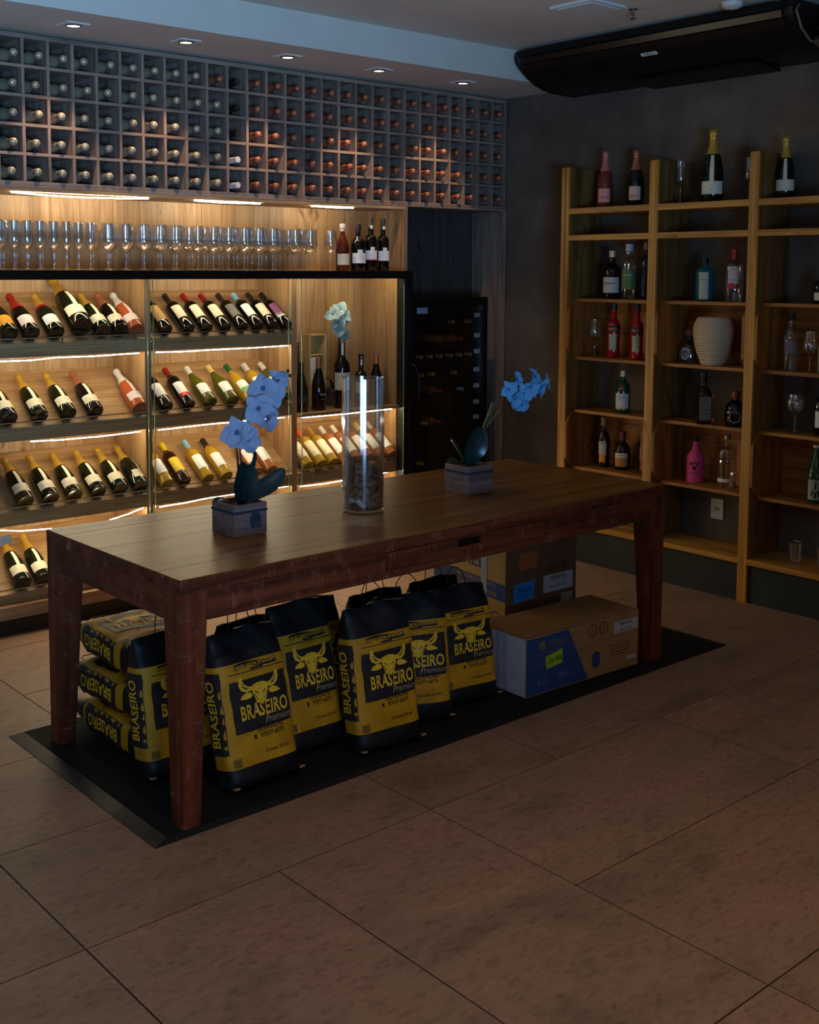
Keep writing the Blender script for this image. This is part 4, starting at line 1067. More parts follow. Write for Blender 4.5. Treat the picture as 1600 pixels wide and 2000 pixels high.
B(T).tube([(-0.5, Yb + .0, 2.99), (-0.545, Yb - .012, 2.96), (-0.49, Yb - .012, 2.88), (-0.4, Yb - .012, 2.83)], .006, 6).build('end_trim', M('bare_edge', S(120, 110, 90), .5), T)
B(T).tube([(-0.33, Yb - .025, 2.9), (-0.30, Yb - .15, 2.9), (-.28, Yb - .35, 2.92), (-.28, Yb - .7, 2.94)], .055, 12).build('insulated_pipe', black_soft, T, smooth=True)
B(T).prism([(-.40, 2.835), (-.30, 2.80), (-.26, 2.83), (-.33, 2.87)], lambda u, v, a: (u, a, v), Yb - .01, Yb - .09).build('loose_bracket', M('scuffed_metal', S(110, 100, 80), .5, .3), T)

# ------------------------------------------------------------------ mat and table
mat_t = thing('floor_mat', 'black rubber floor mat with ribbed borders under the table', 'mat', (-4.024, -2.322, 0), RAD(-0.26))
ML, MWd = 3.03, 1.085
mat_fib = cloudy('mat_fibre', [(0.35, S(10, 10, 10)), (0.65, S(34, 32, 30))], 260.0, 2, .9, .2)
rub = M('mat_rubber', S(24, 23, 20), .42)
B().box(.052, .0205, .0005, ML - .052, MWd - .0205, .0100).build('pile', mat_fib, mat_t)
def border(p0, p1, q0, q1):
    B().hexa([(p0[0], p0[1], 0), (p1[0], p1[1], 0), (q1[0], q1[1], 0), (q0[0], q0[1], 0)],
             [(p0[0], p0[1], .002), (p1[0], p1[1], .002), (q1[0], q1[1], .0115), (q0[0], q0[1], .0115)]).build('border', rub, mat_t)
i_ = .0515
j_ = .02
border((0, 0), (ML, 0), (i_, j_), (ML - i_, j_)); border((ML, MWd), (0, MWd), (ML - i_, MWd - j_), (i_, MWd - j_))
border((0, MWd), (0, 0), (i_, MWd - j_), (i_, j_)); border((ML, 0), (ML, MWd), (ML - i_, j_), (ML - i_, MWd - j_))

TL, TW, TH = 2.489, 0.909, 0.80
MZ = .0104
T = thing('dining_table', 'big scraped reddish-brown wooden table with a drawer on the black mat', 'table', (-3.9127, -2.298, 0), RAD(0.544))
TBL = T
top = B().box(0, 0, .754, TL, TW, .7955).build('tabletop', scr_x, T, bevel=.002)
n = 7; cutx = [(0.9, ), (1.7, ), (0.55, 1.9), (1.25, ), (0.75, 2.0), (1.5, ), (1.0, )]
for k in range(n):
    y0 = .0 + TW / n * k; y1 = TW / n * (k + 1)
    xs = [0.0] + list(cutx[k]) + [TL]
    for a, b in zip(xs, xs[1:]):
        B().box(a + .0003, y0 + .0003,   .7957, b - .0003, y1 - .0003, .80 - rnd.random() * .0006).build('plank', top_w, top)
LG = .10
for k, (sx, sy) in enumerate(((0, 0), (1, 0), (1, 1), (0, 1))):
    f = lambda q: (TL - q if sx else q); g = lambda q: (TW - q if sy else q)
    x0, x1, xb = f(0.001), f(LG), f(.066); y0, y1, yb = g(0.001), g(LG), g(.066)
    bt = [(x0, y0, MZ), (xb, y0, MZ), (xb, yb, MZ), (x0, yb, MZ)]; tp = [(x0, y0, .7535), (x1, y0, .7535), (x1, y1, .7535), (x0, y1, .7535)]
    if sx != sy: bt.reverse(); tp.reverse()
    B().hexa(bt, tp).build('leg', scr_z, T, bevel=.003)
DX0, DX1, DZ0, DZ1 = .84, 1.683, .687, .7505
ap = B()
ap.box(LG + .001, .004, .658, DX0, .03, .7535); ap.box(DX1, .004, .658, TL - LG - .001, .03, .7535)
ap.box(DX0, .004, .658, DX1, .03, DZ0 - .002); ap.box(DX0, .02, DZ0, DX1, .03, .7535)
ap.build('apron', scr_x, T)
B().box(LG + .001, TW - .03, .658, TL - LG - .001, TW - .004, .7535).build('apron', scr_x, T)
B().box(.004, LG + .001, .658, .03, TW - LG - .001, .7535).build('apron', scr_y, T)
B().box(TL - .03, LG + .001, .658, TL - .004, TW - LG - .001, .7535).build('apron', scr_y, T)
hx0, hx1 = 1.197, 1.323
dw = B()
dw.prism([(DX0 + .003, DZ0), (DX1 - .003, DZ0), (DX1 - .003, DZ1), (DX0 + .003, DZ1)], lambda u, v, a: (u, a, v), .002, .0195, [[(hx0, .716), (hx1, .716), (hx1, .746), (hx0, .746)]])
dr = dw.build('drawer', scr_x, T)
B().box(hx0 + .001, .012, .7165, hx1 - .001, .0185, .7455).build('recessed_handle', black_m, dr)
B().box(hx0 + .001, .003, .742, hx1 - .001, .0118, .7455).build('handle_lip', black_pl, dr)

# ------------------------------------------------------------------ charcoal sacks
SW, SD, SH = .305, .125, .50
sack_y = cloudy('yellow_woven_paper', [(0.3, S(176, 124, 14)), (0.7, S(212, 152, 24))], 9, 4, .6, .3)
sack_k = cloudy('black_woven_paper', [(0.3, S(20, 20, 22)), (0.7, S(34, 33, 34))], 9, 4, .5, .3)
def s_a(t): return SW / 2 * (0.965 + .035 * sin(pi * min(t, .9)) - (.03 * max(0, t - .8) / .2))
def s_b(t):
    if t < .06: return SD / 2 * (.86 + .14 * t / .06)
    if t < .70: return SD / 2
    k = (t - .70) / .30
    return SD / 2 * (1 - k) ** 0.8 + .008 if k < 1 else .008
def wr(x, t, s=0.0): return .0028 * sin(23 * x + 17 * t + s) + .0022 * sin(41 * t - 11 * x + 1.3 + s)
def s_pt(ang, t):
    e = 4.5; c, s2 = cos(ang), sin(ang)
    f = (abs(c) ** e + abs(s2) ** e) ** (-1 / e)
    x, y = s_a(t) * c * f, s_b(t) * s2 * f
    cr = max(0, (t - .8) / .2)
    y += cr * (.010 * sin(31 * x + 2) + .006 * sin(67 * x + 40 * t)) * min(1, s_b(t) / .02 + .5)
    return (x, y + wr(x, t) * min(1, s_b(t) / .03), t * SH + (.007 * sin(9 * x + 1) + .005 * sin(37 * x)) * cr)
def s_front(u, t, g=.0016):
    x = u * s_a(t)
    y = -s_b(t) * (1 - min(abs(u), .999) ** 4.5) ** (1 / 4.5)
    return (x, y + wr(x, t) * min(1, s_b(t) / .03) - g, t * SH)
def s_side(v, t, g=.0016):
    y = v * s_b(t)
    x = -s_a(t) * (1 - min(abs(v), .999) ** 4.5) ** (1 / 4.5)
    return (x - g, y + wr(x, t) * min(1, s_b(t) / .03), t * SH)
def band(t0, t1, n):
    b = B()
    b.grid(lambda u, v: s_pt(2 * pi * u, t0 + (t1 - t0) * v), 48, n)
    bmesh.ops.remove_doubles(b.b, verts=b.b.verts, dist=1e-5)
    return b
HEAD = [(-.30, .60), (-.12, .64), (.12, .64), (.30, .60), (.36, .48), (.31, .30), (.24, .12), (.2, -.02), (-.2, -.02), (-.24, .12), (-.31, .30), (-.36, .48)]
HORN = [(.31, .56), (.5, .575), (.68, .68), (.78, .84), (.80, 1.06), (.92, .86), (.93, .66), (.82, .5), (.62, .41), (.37, .42)]
EAR = [(.38, .36), (.56, .4), (.78, .33), (.9, .22), (.66, .19), (.46, .2), (.36, .26)]
mir = lambda p: [(-x, y) for x, y in reversed(p)]
def make_sack():
    T = thing('charcoal_sack', 'sack', 'sack')
    body = band(.125, .80, 16).build('body', sack_y, T, smooth=True)
    b = band(0, .125, 4); 
    ring = [b.v(s_pt(2 * pi * k / 24, 0)) for k in range(24)]; b.b.faces.new(list(reversed(ring)))
    b.build('base_band', sack_k, T, smooth=True)
    b = band(.80, 1.0, 6)
    ring = [b.v(s_pt(2 * pi * k / 24, 1.0)) for k in range(24)]; b.b.faces.new(ring)
    b.build('folded_top', sack_k, T, smooth=True)
    hp = [(-.045 + .0, -.006, SH * .93), (-.05, -.008, SH + .01), (-.042, -.004, SH + .055), (-.02, 0, SH + .083), (.0, .002, SH + .09), (.02, 0, SH + .083), (.042, -.004, SH + .055), (.05, -.008, SH + .01), (.045, -.006, SH * .93)]
    B().tube(hp, .0022, 6).build('handle', M('black_cord', S(18, 17, 16), .6), T)
    B().hexa([(-SW / 2 * .96, -SD / 2 * .98, .0035), (SW / 2 * .96, -SD / 2 * .98, .0035), (SW / 2 * .96, -SD / 2 * .8, .004), (-SW / 2 * .96, -SD / 2 * .8, .004)],
             [(-SW / 2 * .97, -SD / 2 * 1.10, .012), (SW / 2 * .97, -SD / 2 * 1.06, .010), (SW / 2 * .96, -SD / 2 * .86, .014), (-SW / 2 * .96, -SD / 2 * .86, .014)]).build('bottom_seam', sack_k, T)
    for sg in (-1, 1):
        B().box(sg * SW / 2 * .86, -SD / 2 * 1.16, .004, sg * SW / 2 * .985, -SD / 2 * .9, .010).build('seam_end', M('bare_paper', S(176, 128, 84), .7), T)
    # front print
    U0, U1, T0, T1 = -.74, .86, .345, .735
    B().grid(lambda u, v: s_front(U0 + (U1 - U0) * u, T0 + (T1 - T0) * v, .0014), 12, 10).build('print_panel', M('print_black', S(34, 31, 30), .55), body)
    um = (U0 + U1) / 2; k = .62
    em = lambda g: (lambda x, y: s_front(um + x * k, .515 + y * .205, g))
    flat_poly([HEAD, HORN, mir(HORN), EAR, mir(EAR)], em(.0026), 'bull_emblem', ink_yel, body)
    ln = []
    for sg in (1, -1):
        ln.append([(sg * .08, .30), (sg * .24, .40), (sg * .24, .37), (sg * .1, .27)][::sg])
        ln.append([(sg * .14, .1), (sg * .26, .3), (sg * .29, .3), (sg * .17, .1)][::sg])
        ln.append([(sg * .5, .5), (sg * .72, .62), (sg * .80, .8), (sg * .76, .62), (sg * .62, .5)][::sg])
    for q in ln: flat_poly([q], em(.0032), 'bull_line', MATS['print_black'], body)
    sx = 1 / (SW / 2)
    tf = lambda g, dx, ty: (lambda x, y: s_front(dx + x * sx, ty + y / SH, g))
    map_text([('BRASEIRO', .066, 0, 0, .022, 'CENTER', .70)], tf(.0030, um + .06, .425), 'brand_lettering', ink_yel, body)
    map_text([('Premium', .036, 0, 0, 0, 'CENTER', .9, .3)], tf(.0030, um + .42, .368), 'script_lettering', M('script_ink', S(170, 150, 120), .5), body)
    pill = lambda w, h, n=6: [(w * (1 if abs(a) < pi / 2 else -1) + h * cos(a), h * sin(a)) for a in [-pi + .0001 + 2 * pi * i / (2 * n) for i in range(2 * n)]]
    pm = lambda dx, ty: (lambda x, y: s_front(dx + x, ty + y, .0018))
    B().grid(lambda u, v: s_front(um - .62 + 1.24 * u, .755 + .034 * v + .008 * sin(6 * u), .0016), 12, 2).build('title_bar', MATS['print_black'], body)
    B().grid(lambda u, v: s_front(um - .18 + .36 * u, .739 + .011 * v, .0016), 4, 1).build('title_bar', MATS['print_black'], body)
    map_text([('CARVÃO VEGETAL DE EUCALIPTO', .0135, 0, 0, .01, 'CENTER', .92)], tf(.0028, um, .762), 'title_lettering', ink_yel, body)
    for it in (('TELEVENDAS:', .0205, 0, .020, .012, 'CENTER', 1.0), ('97077-6075', .0205, .006, 0, .012, 'CENTER', 1.05), ('Contém 20 dm³', .017, .02, -.052, .004, 'CENTER')):
        map_text([it], tf(.0022, um + .16, .285), 'contact_lettering', ink, body)
    tel = [[(-.03, 0), (.03, 0), (.03, .018), (-.03, .018)], [(-.045, .02), (.045, .02), (.045, .027), (-.045, .027)]]
    for q in tel: flat_poly([q], lambda x, y: s_front(um - .29 + x, .286 + y, .0022), 'telephone_mark', ink, body)
    B().grid(lambda u, v: s_side(-.78 + 1.5 * u, .22 + .54 * v, .0014), 6, 10).build('side_panel_print', MATS['print_black'], body)
    map_text([('BRASEIRO', .064, 0, 0, .02, 'CENTER', .78)], lambda x, y: s_side((y - .024) / (SD / 2), .49 + x / SH, .0028), 'side_lettering', ink_yel, body)
    B().grid(lambda u, v: s_front(-.88 + .2 * u, .135 + .055 * v, .0016), 2, 1).build('small_print', M('small_print_brown', S(120, 92, 20), .6), body)
    return T
ink_c = MATS['print_black'] if 'print_black' in MATS else None
sack0 = make_sack()
used = [False]
def place_sack(x, y, z, lean, yw, label, roll=0.0, s=1.0, sz=1.0):
    o = sack0 if not used[0] else copy_tree(sack0)
    used[0] = True
    o['label'] = label; o['group'] = 'charcoal sacks under the table'
    o.rotation_euler = (Matrix.Rotation(RAD(yw), 3, 'Z') @ Matrix.Rotation(-RAD(lean), 3, 'X') @ Matrix.Rotation(RAD(roll), 3, 'Y')).to_euler()
    o.location = (x, y, z)
    o.scale = (s, s, s * sz)
    return o
zb = MZ + .003
def stand(xl, yl, xr, yr, lean, label, sz=1.0, roll=0.0):
    """front lower edge from (xl, yl) to (xr, yr)"""
    yw = math.degrees(math.atan2(yr - yl, xr - xl)); w = math.hypot(xr - xl, yr - yl)
    s = w / SW
    n = Vector((-sin(RAD(yw)), cos(RAD(yw)), 0))
    hd = SD / 2 * s * .9
    c = Vector(((xl + xr) / 2, (yl + yr) / 2, 0)) + n * hd
    return place_sack(c.x, c.y, zb + hd * sin(RAD(lean)) + abs(roll) * .0026, lean, yw, label, roll, s, sz / s)
stand(-3.835, -1.955, -3.535, -1.945, 8, 'upright charcoal sack half hidden behind the near table leg', .93)
stand(-3.675, -2.222, -3.381, -2.212, 13, 'upright charcoal sack beside the near leg, first whole bull print', 1.0)
stand(-3.352, -2.10, -3.088, -2.10, 13, 'upright charcoal sack between the first and third whole bull prints', 1.02)
stand(-3.150, -2.245, -2.858, -2.262, 9, 'foremost upright charcoal sack in the middle of the row', 1.0)
stand(-2.915, -2.085, -2.637, -2.195, 9, 'upright charcoal sack with its letter B covered by the foremost sack', .93)
stand(-2.600, -2.105, -2.318, -2.140, 9, 'upright charcoal sack at the row end beside the long carton', .89)
stand(-3.468, -1.88, -3.19, -1.88, 5, 'charcoal sack in the back row behind the first whole bull print', .86)
stand(-3.185, -1.875, -2.905, -1.88, 5, 'charcoal sack in the back row behind the foremost sack', .90)
stand(-2.86, -1.895, -2.575, -1.905, 5, 'charcoal sack in the middle of the back row with its dark top folded', .86)
stand(-2.54, -1.90, -2.26, -1.91, 5, 'charcoal sack at the back row end touching the tall carton', .86)
# three sacks lying in a stack: tops point away from the camera
for k, (z, x, y, ya, tx) in enumerate(((zb + .068, -3.645, -1.80, 0, 'lowest lying charcoal sack in the stack by the far leg'), (zb + .206, -3.640, -1.755, 2, 'middle lying charcoal sack in the stack by the far leg'), (zb + .344, -3.635, -1.735, -3, 'topmost lying charcoal sack in the stack by the far leg'))):
    o = place_sack(x, y, z, 90, ya, tx)

# ------------------------------------------------------------------ air-conditioner cartons
kraft = cloudy('kraft_board', [(0.3, S(142, 104, 62)), (0.7, S(166, 124, 76))], 5, 4, .7, .2)
kraft_lit = cloudy('kraft_board_lit', [(0.3, S(186, 142, 72)), (0.7, S(204, 160, 86))], 5, 4, .7, .2)  # kraft with the glow from the display cabinet put into its colour
shrink = cloudy('white_wrapped_end', [(0.3, S(166, 170, 178)), (0.7, S(192, 196, 204))], 14, 4, .4, .4)
blue_p = M('carton_blue_print', S(38, 66, 112), .55)
brown_p = M('carton_brown_print', S(96, 62, 36), .6)
T = thing('long_carton', 'long cardboard air-conditioner carton with blue print and taped white end', 'carton', (-2.262, -2.222, zb), RAD(-2.5))
CL, CD, CH = .70, .285, .245
body = B().box(.0, 0, 0, CL, CD, CH).build('box_body', kraft, T, bevel=.006)
B().box(-.004, .004, .004, -.0005, CD - .004, CH - .004).build('end_wrap', shrink, T, bevel=.001)
for y in (.10, .135): B().box(-.0055, y, .004, -.0043, y + .028, CH - .006).build('tape', M('clear_tape', S(150, 160, 176), .3), T)
for k in range(2): B().box(0.01, .02 + .128 * k, CH + .0002, CL - .01, .14 + .128 * k, CH + .006).build('flap', kraft, T, bevel=.001)
P = lambda g: (lambda x, y: (x, -g, y))
flat_poly([[(.004, .004), (.375, .004), (.25, CH - .006), (.004, CH - .006)]], P(.0008), 'blue_panel', blue_p, body)
map_text([('GREE', .042, .13, .185, .01, 'LEFT', 1.1), ('AR-CONDICIONADO', .013, .07, .165, 0, 'LEFT'), ('UNIDADE', .018, .05, .12, 0, 'LEFT'), ('inverter', .03, .28, .13, 0, 'LEFT', 1, .3)], P(.0012), 'pale_lettering', M('faded_gold_ink', S(104, 96, 84), .6), body)
map_text([('R32', .034, .07, .035, .01, 'LEFT'), ('WiFi', .034, .19, .045, .01, 'LEFT')], P(.0012), 'pale_lettering', M('pale_blue_ink', S(92, 110, 140), .6), body)
flat_poly([[(.095 + .021 * cos(t * pi / 7), .2 + .021 * sin(t * pi / 7)) for t in range(14)]], P(.0012), 'round_mark', MATS['faded_gold_ink'], body)
for cx in (.40, .47):
    ring = [(cx + .028 * cos(t * pi / 8), .205 + .028 * sin(t * pi / 8)) for t in range(16)]
    B().prism(ring, lambda u, v, a: (u, -a, v), .0002, .0010, [[(cx + .023 * cos(t * pi / 8), .205 + .023 * sin(t * pi / 8)) for t in range(16)]]).build('round_symbol', brown_p, body)
map_text([('A', .03, .40, .194), ('5', .03, .47, .194)], P(.0010), 'symbol_lettering', brown_p, body)
flat_poly([[(.40, .05), (.425, .035), (.45, .05), (.45, .10), (.425, .112), (.40, .10)]], P(.001), 'shield_mark', blue_p, body)
flat_poly([[(.535, .165), (.695, .165), (.695, .215), (.535, .215)]], P(.001), 'shipping_label', M('shipping_paper', S(176, 174, 168), .5), body)
map_text([('9000 BTUS', .018, .615, .196, .01), ('|||| ||| || |||| | |||', .014, .615, .172)], P(.0015), 'label_lettering', ink, body)
for k in range(4): flat_poly([[(.51, .115 - .014 * k), (.64, .115 - .014 * k), (.64, .111 - .014 * k), (.51, .111 - .014 * k)]], P(.001), 'print_line', brown_p, body)
flat_poly([[(.62, .035), (.685, .035), (.685, .05), (.62, .05)]], P(.001), 'small_label', MATS['shipping_paper'], body)
note = B().hexa([(.118, -.004, .098), (.212, -.004, .108), (.212, -.0025, .108), (.118, -.0025, .098)], [(.112, -.0035, .15), (.212, -.0035, .168), (.212, -.002, .168), (.112, -.002, .15)]).build('yellow_note', M('lime_note', S(150, 178, 28), .6), T)
map_text([('216 436', .026, .165, .122, .01, 'CENTER', .9, .2)], lambda x, y: (x, -.0046, y + (x - .165) * .14), 'note_lettering', ink, note)

T = thing('tall_carton', 'tall cardboard outdoor-unit carton standing behind the long carton', 'carton', (-2.005, -1.875, zb), RAD(-1))
CL, CD, CH = .463, .46, .60
body = B().box(0, 0, 0, CL, CD, CH).build('box_body', M('shaded_kraft_face', S(104, 72, 44), .75), T, bevel=.005)  # same kraft, darkened in colour for the shade under the table
B().box(-.0035, .003, .003, -.0003, CD - .003, CH - .003).build('lit_side_face', kraft_lit, T)  # thin sheet giving this side its brighter, display-lit tone
PL = lambda g: (lambda x, y: (-.0038 - g, CD - x, y))   # side facing the near leg, x runs towards the front edge
flat_poly([[(.0, .30), (CD, .268), (CD, .345), (.0, .375)]], PL(.0004), 'blue_band', blue_p, body)
map_text([('GREE', .085, .13, .405, .01, 'LEFT', 1.0)], lambda x, y: PL(.0010)(x, y - (x - .2) * .07), 'brand_lettering', blue_p, body)
map_text([('AR-CONDICIONADO', .026, .15, .337, 0, 'LEFT'), ('UNIDADE EXTERNA', .034, .10, .296, 0, 'LEFT', 1.0)], lambda x, y: PL(.0010)(x, y - (x - .2) * .07), 'band_lettering', M('band_gold', S(196, 150, 80), .6), body)
B().box(-.0062, CD - .345, .05, -.0042, CD - .31, CH - .004).build('strap', M('white_strap', S(170, 166, 156), .4), T)
ring = [(.40 + .034 * cos(t * pi / 8), .185 + .034 * sin(t * pi / 8)) for t in range(16)]
B().prism(ring, lambda u, v, a: (-.0038 - a, CD - u, v), .0003, .001, [[(.40 + .029 * cos(t * pi / 8), .185 + .029 * sin(t * pi / 8)) for t in range(16)]]).build('round_symbol', blue_p, body)
map_text([('10', .04, .40, .171, .01)], PL(.0008), 'symbol_lettering', blue_p, body)
hole = [(.30, .50), (.39, .50), (.40, .515), (.39, .53), (.30, .53), (.29, .515)]
B().prism(hole, lambda u, v, a: (u, -a, v), .0003, .0012).build('hand_hole', ink, body)
flat_poly([[(.08, .40), (.2, .40), (.2, .475), (.08, .475)]], P(.0008), 'orange_label', M('carton_orange', S(176, 92, 36), .6), body)
flat_poly([[(.045, .255), (.175, .26), (.185, .345), (.05, .34)]], P(.0010), 'blue_label', M('carton_sky_label', S(46, 128, 190), .5), body)
map_text([('FRÁGIL', .03, .115, .30, .01), ('CUIDADO', .02, .115, .275)], P(.0016), 'label_lettering', M('dark_blue_ink', S(16, 40, 70), .6), body)
map_text([('GREE', .05, .33, .365, .01, 'CENTER', 1.2)], P(.0010), 'brand_lettering', M('carton_dark_ink', S(70, 48, 30), .6), body)
flat_poly([[(.24, .27), (.44, .27), (.44, .35), (.24, .35)]], P(.0008), 'shipping_label', MATS['shipping_paper'], body)
map_text([('9000 BTUS', .024, .34, .324, .01), ('|||| ||| || |||| | |||||', .018, .34, .288)], P(.0014), 'shipping_lettering', ink, body)
flat_poly([[(.36, .20), (.44, .20), (.44, .25), (.36, .25)]], P(.0008), 'small_label', MATS['shipping_paper'], body)

# ------------------------------------------------------------------ tall glass vase of corks
VX, VY, VR, VH = -2.815, -1.857, .083, .52
T = thing('cork_vase', 'tall clear glass cylinder on the table filled with corks', 'vase', (VX, VY, TH + .0005))
B().lathe([(0, 0), (VR - .004, 0), (VR, .004), (VR, VH), (VR - .002, VH + .002), (VR - .004, VH), (VR - .004, .012), (0, .012)], seg=40).build('glass_wall', glass_clear, T, smooth=True)
B().lathe([(0, .0122), (VR - .0045, .0122), (VR - .0045, .0135), (0, .0135)], seg=32).build('base_disc', M('vase_base_glass', S(120, 128, 96), .15, 0, .5, 0, .5), T)
cork_m = cloudy('cork', [(0.3, S(104, 72, 52)), (0.6, S(150, 110, 82)), (0.8, S(176, 136, 104))], 60, 4, .85, .2)
cork_d = cloudy('wine_stained_cork', [(0.3, S(70, 40, 36)), (0.7, S(122, 82, 66))], 60, 4, .85, .2)
cork_w = cloudy('pale_printed_cork', [(0.4, S(188, 176, 160)), (0.46, S(206, 196, 182))], 90, 3, .8, .2)
CR, CLn = .0108, .043
mesh_c = []
for m_ in (cork_m, cork_d, cork_w):
    mesh_c.append(B().lathe([(0, -CLn / 2), (CR - .001, -CLn / 2), (CR, -CLn / 2 + .001), (CR, CLn / 2 - .001), (CR - .001, CLn / 2), (0, CLn / 2)], seg=12).mesh('cork', m_, False))
# resting places of the corks (0.1 mm; directions in thousandths), settled so that they lie on one another
CORKS = [-277,-345,109,884,-468,0,-139,416,109,-927,-376,0,418,199,109,-754,-657,0,-65,201,109,-911,-413,0,-183,-148,109,-884,468,0,262,-182,109,-640,768,0,627,-157,109,-238,-971,0,291,578,109,-895,446,0,-558,-117,109,337,941,0,212,-464,109,640,-768,0,-188,622,172,-912,-263,-316,495,-462,219,0,0,1000,11,-573,229,496,-547,-674,-482,-453,232,-487,512,707,-644,206,232,41,139,-989,-214,-641,233,147,-47,-988,190,429,241,368,-763,-531,-491,395,243,-8,337,-942,531,109,277,-828,-553,93,-312,235,303,-686,-637,-352,-105,45,312,612,-284,-738,203,7,321,423,-878,225,-530,-123,326,-911,406,77,262,-481,327,-272,-962,0,460,314,333,832,550,-77,-44,428,385,-601,793,100,526,-162,419,-564,667,486,-278,-381,440,-56,-19,998,-404,537,450,-335,-243,910,-64,-140,450,-898,-116,-424,76,-355,461,108,515,-850,433,514,462,301,-261,917,622,184,500,266,-932,-245,81,-644,513,947,126,295,171,108,523,980,52,191,-432,-63,523,-384,835,-394,210,497,531,-306,857,414,257,-234,574,205,-969,-137,-551,-366,586,392,-596,701,593,-262,604,-393,-881,-265,-130,444,614,859,508,-64,-6,260,644,-771,-478,421,373,-559,652,270,184,-945,-81,-31,660,875,360,324,-306,-603,662,-141,68,988,-604,-158,676,361,-608,708,-373,141,678,-485,-38,874,-569,336,689,380,640,667,14,-225,700,775,358,521,540,158,711,788,-613,-55,-302,601,714,373,192,-908,184,444,762,-943,62,327,-88,-473,777,881,-471,37,344,-346,787,931,335,147,-658,2,817,3,727,-686,-233,-93,837,-957,-100,-274,190,147,861,-213,159,964,-218,394,865,565,805,183,239,-74,901,-677,167,717,647,-33,910,-37,-989,-140,-37,675,922,189,2,-982,437,333,928,-186,-955,231,-138,175,949,-733,-637,238,-280,-267,968,-978,158,137,254,487,969,246,967,-68,182,-340,977,925,-299,235,-230,-571,1003,837,-535,-117,126,-547,1026,-828,442,345,-365,529,1054,824,548,140,-638,225,1064,-41,-112,993,-301,291,1066,-881,-459,-111,342,19,1089,675,-158,-720,-542,-14,1097,937,-81,-341,-65,-175,1123,-744,610,-272,390,-193,1131,-751,122,648,43,326,1133,-321,872,-368,403,373,1149,-727,-649,225,-603,-305,1159,72,-149,986,559,31,1191,654,-662,-367,550,-362,1193,-426,-646,-633,255,602,1206,-772,331,-543,-250,134,1215,-980,-96,172,-323,-226,1218,534,-783,-318,606,295,1232,171,-346,-922,-348,-544,1232,836,-537,-117,-412,499,1267,-766,-627,-140,27,540,1281,684,-707,179,366,-558,1289,-454,-290,-843,3,-556,1309,734,-679,-9,238,-382,1316,527,349,775,96,27,1338,392,754,526,-632,40,1371,-32,988,152,543,-69,1393,988,21,-154,-224,404,1404,-219,189,957,-146,-119,1412,150,-709,689,107,-227,1424,626,732,269,-92,222,1426,721,615,-319,-342,-261,1439,565,-764,-312,526,138,1465,967,51,-248,-491,-422,1476,-642,758,114,247,354,1496,-826,140,546,275,587,1500,863,-411,294,-423,204,1514,19,543,-840,-224,-639,1545,-112,42,-993,-87,656,1560,-723,-94,-684,-647,24,1589,26,988,154,-517,417,1604,-373,-460,806,-119,-28,1630,936,275,-222,-474,-440,1693,-669,734,114,-320,436,1718,-241,940,-241,-77,365,1727,-80,-456,-887,-647,22,1810,-28,-987,-156,-237,618,1868,-650,-245,720]
placed = []
for k in range(0, len(CORKS), 6):
    c = CORKS[k:k + 6]
    placed.append((Vector((c[0] / 1e4, c[1] / 1e4, c[2] / 1e4 + .0142)), Vector((c[3], c[4], c[5])).normalized()))
rc = random.Random(3)
pale_done = 0
for k, (p, d) in enumerate(placed):
    out = math.hypot(p.x, p.y) > .045 and (p.x * -.64 + p.y * -.77) > .03
    pale = out and pale_done < 2 and rc.random() < .25
    o = link('wine_cork', mesh_c[2 if pale else (1 if rc.random() < .4 else 0)])
    o.location = p + Vector((VX, VY, TH + .0005)); o.rotation_euler = d.to_track_quat('Z', 'Y').to_euler()
    if pale:
        tag(o, ['pale printed cork showing against the vase glass, lower one', 'pale printed cork showing against the vase glass, upper one'][pale_done], 'cork', 'pale corks in the glass vase'); pale_done += 1
    else: tag(o, 'brown used wine cork in the pile inside the tall glass vase', 'cork', 'brown corks in the glass vase')

# ------------------------------------------------------------------ artificial orchids
pet_grey = M('slate_blue_petal', S(158, 166, 186), .7, 0, .2)
pet_blue = M('bright_blue_petal', S(110, 172, 214), .7, 0, .2)
pet_deep = M('deep_blue_lip', S(50, 130, 200), .6, 0, .2)
pet_pale = M('pale_aqua_petal', S(176, 204, 200), .7, 0, .2)
leaf_m = cloudy('orchid_leaf', [(0.3, S(10, 34, 34)), (0.7, S(20, 54, 52))], 8, 3, .28, .5)
leaf_g = M('green_leaf', S(26, 58, 26), .35)
stem_m = M('orchid_stem', S(62, 84, 40), .5)
stake = M('support_stake', S(128, 106, 72), .6)
soil = cloudy('bark_chips', [(0.3, S(40, 22, 14)), (0.7, S(82, 50, 34))], 70, 3, .9, .2)
pot_m = wood('painted_pot_wood', S(96, 72, 66), S(122, 94, 86), S(138, 108, 98), 'X', rough=.6, grain=.8, knots=False)
rope_m = M('dark_twine', S(40, 46, 60), .8)
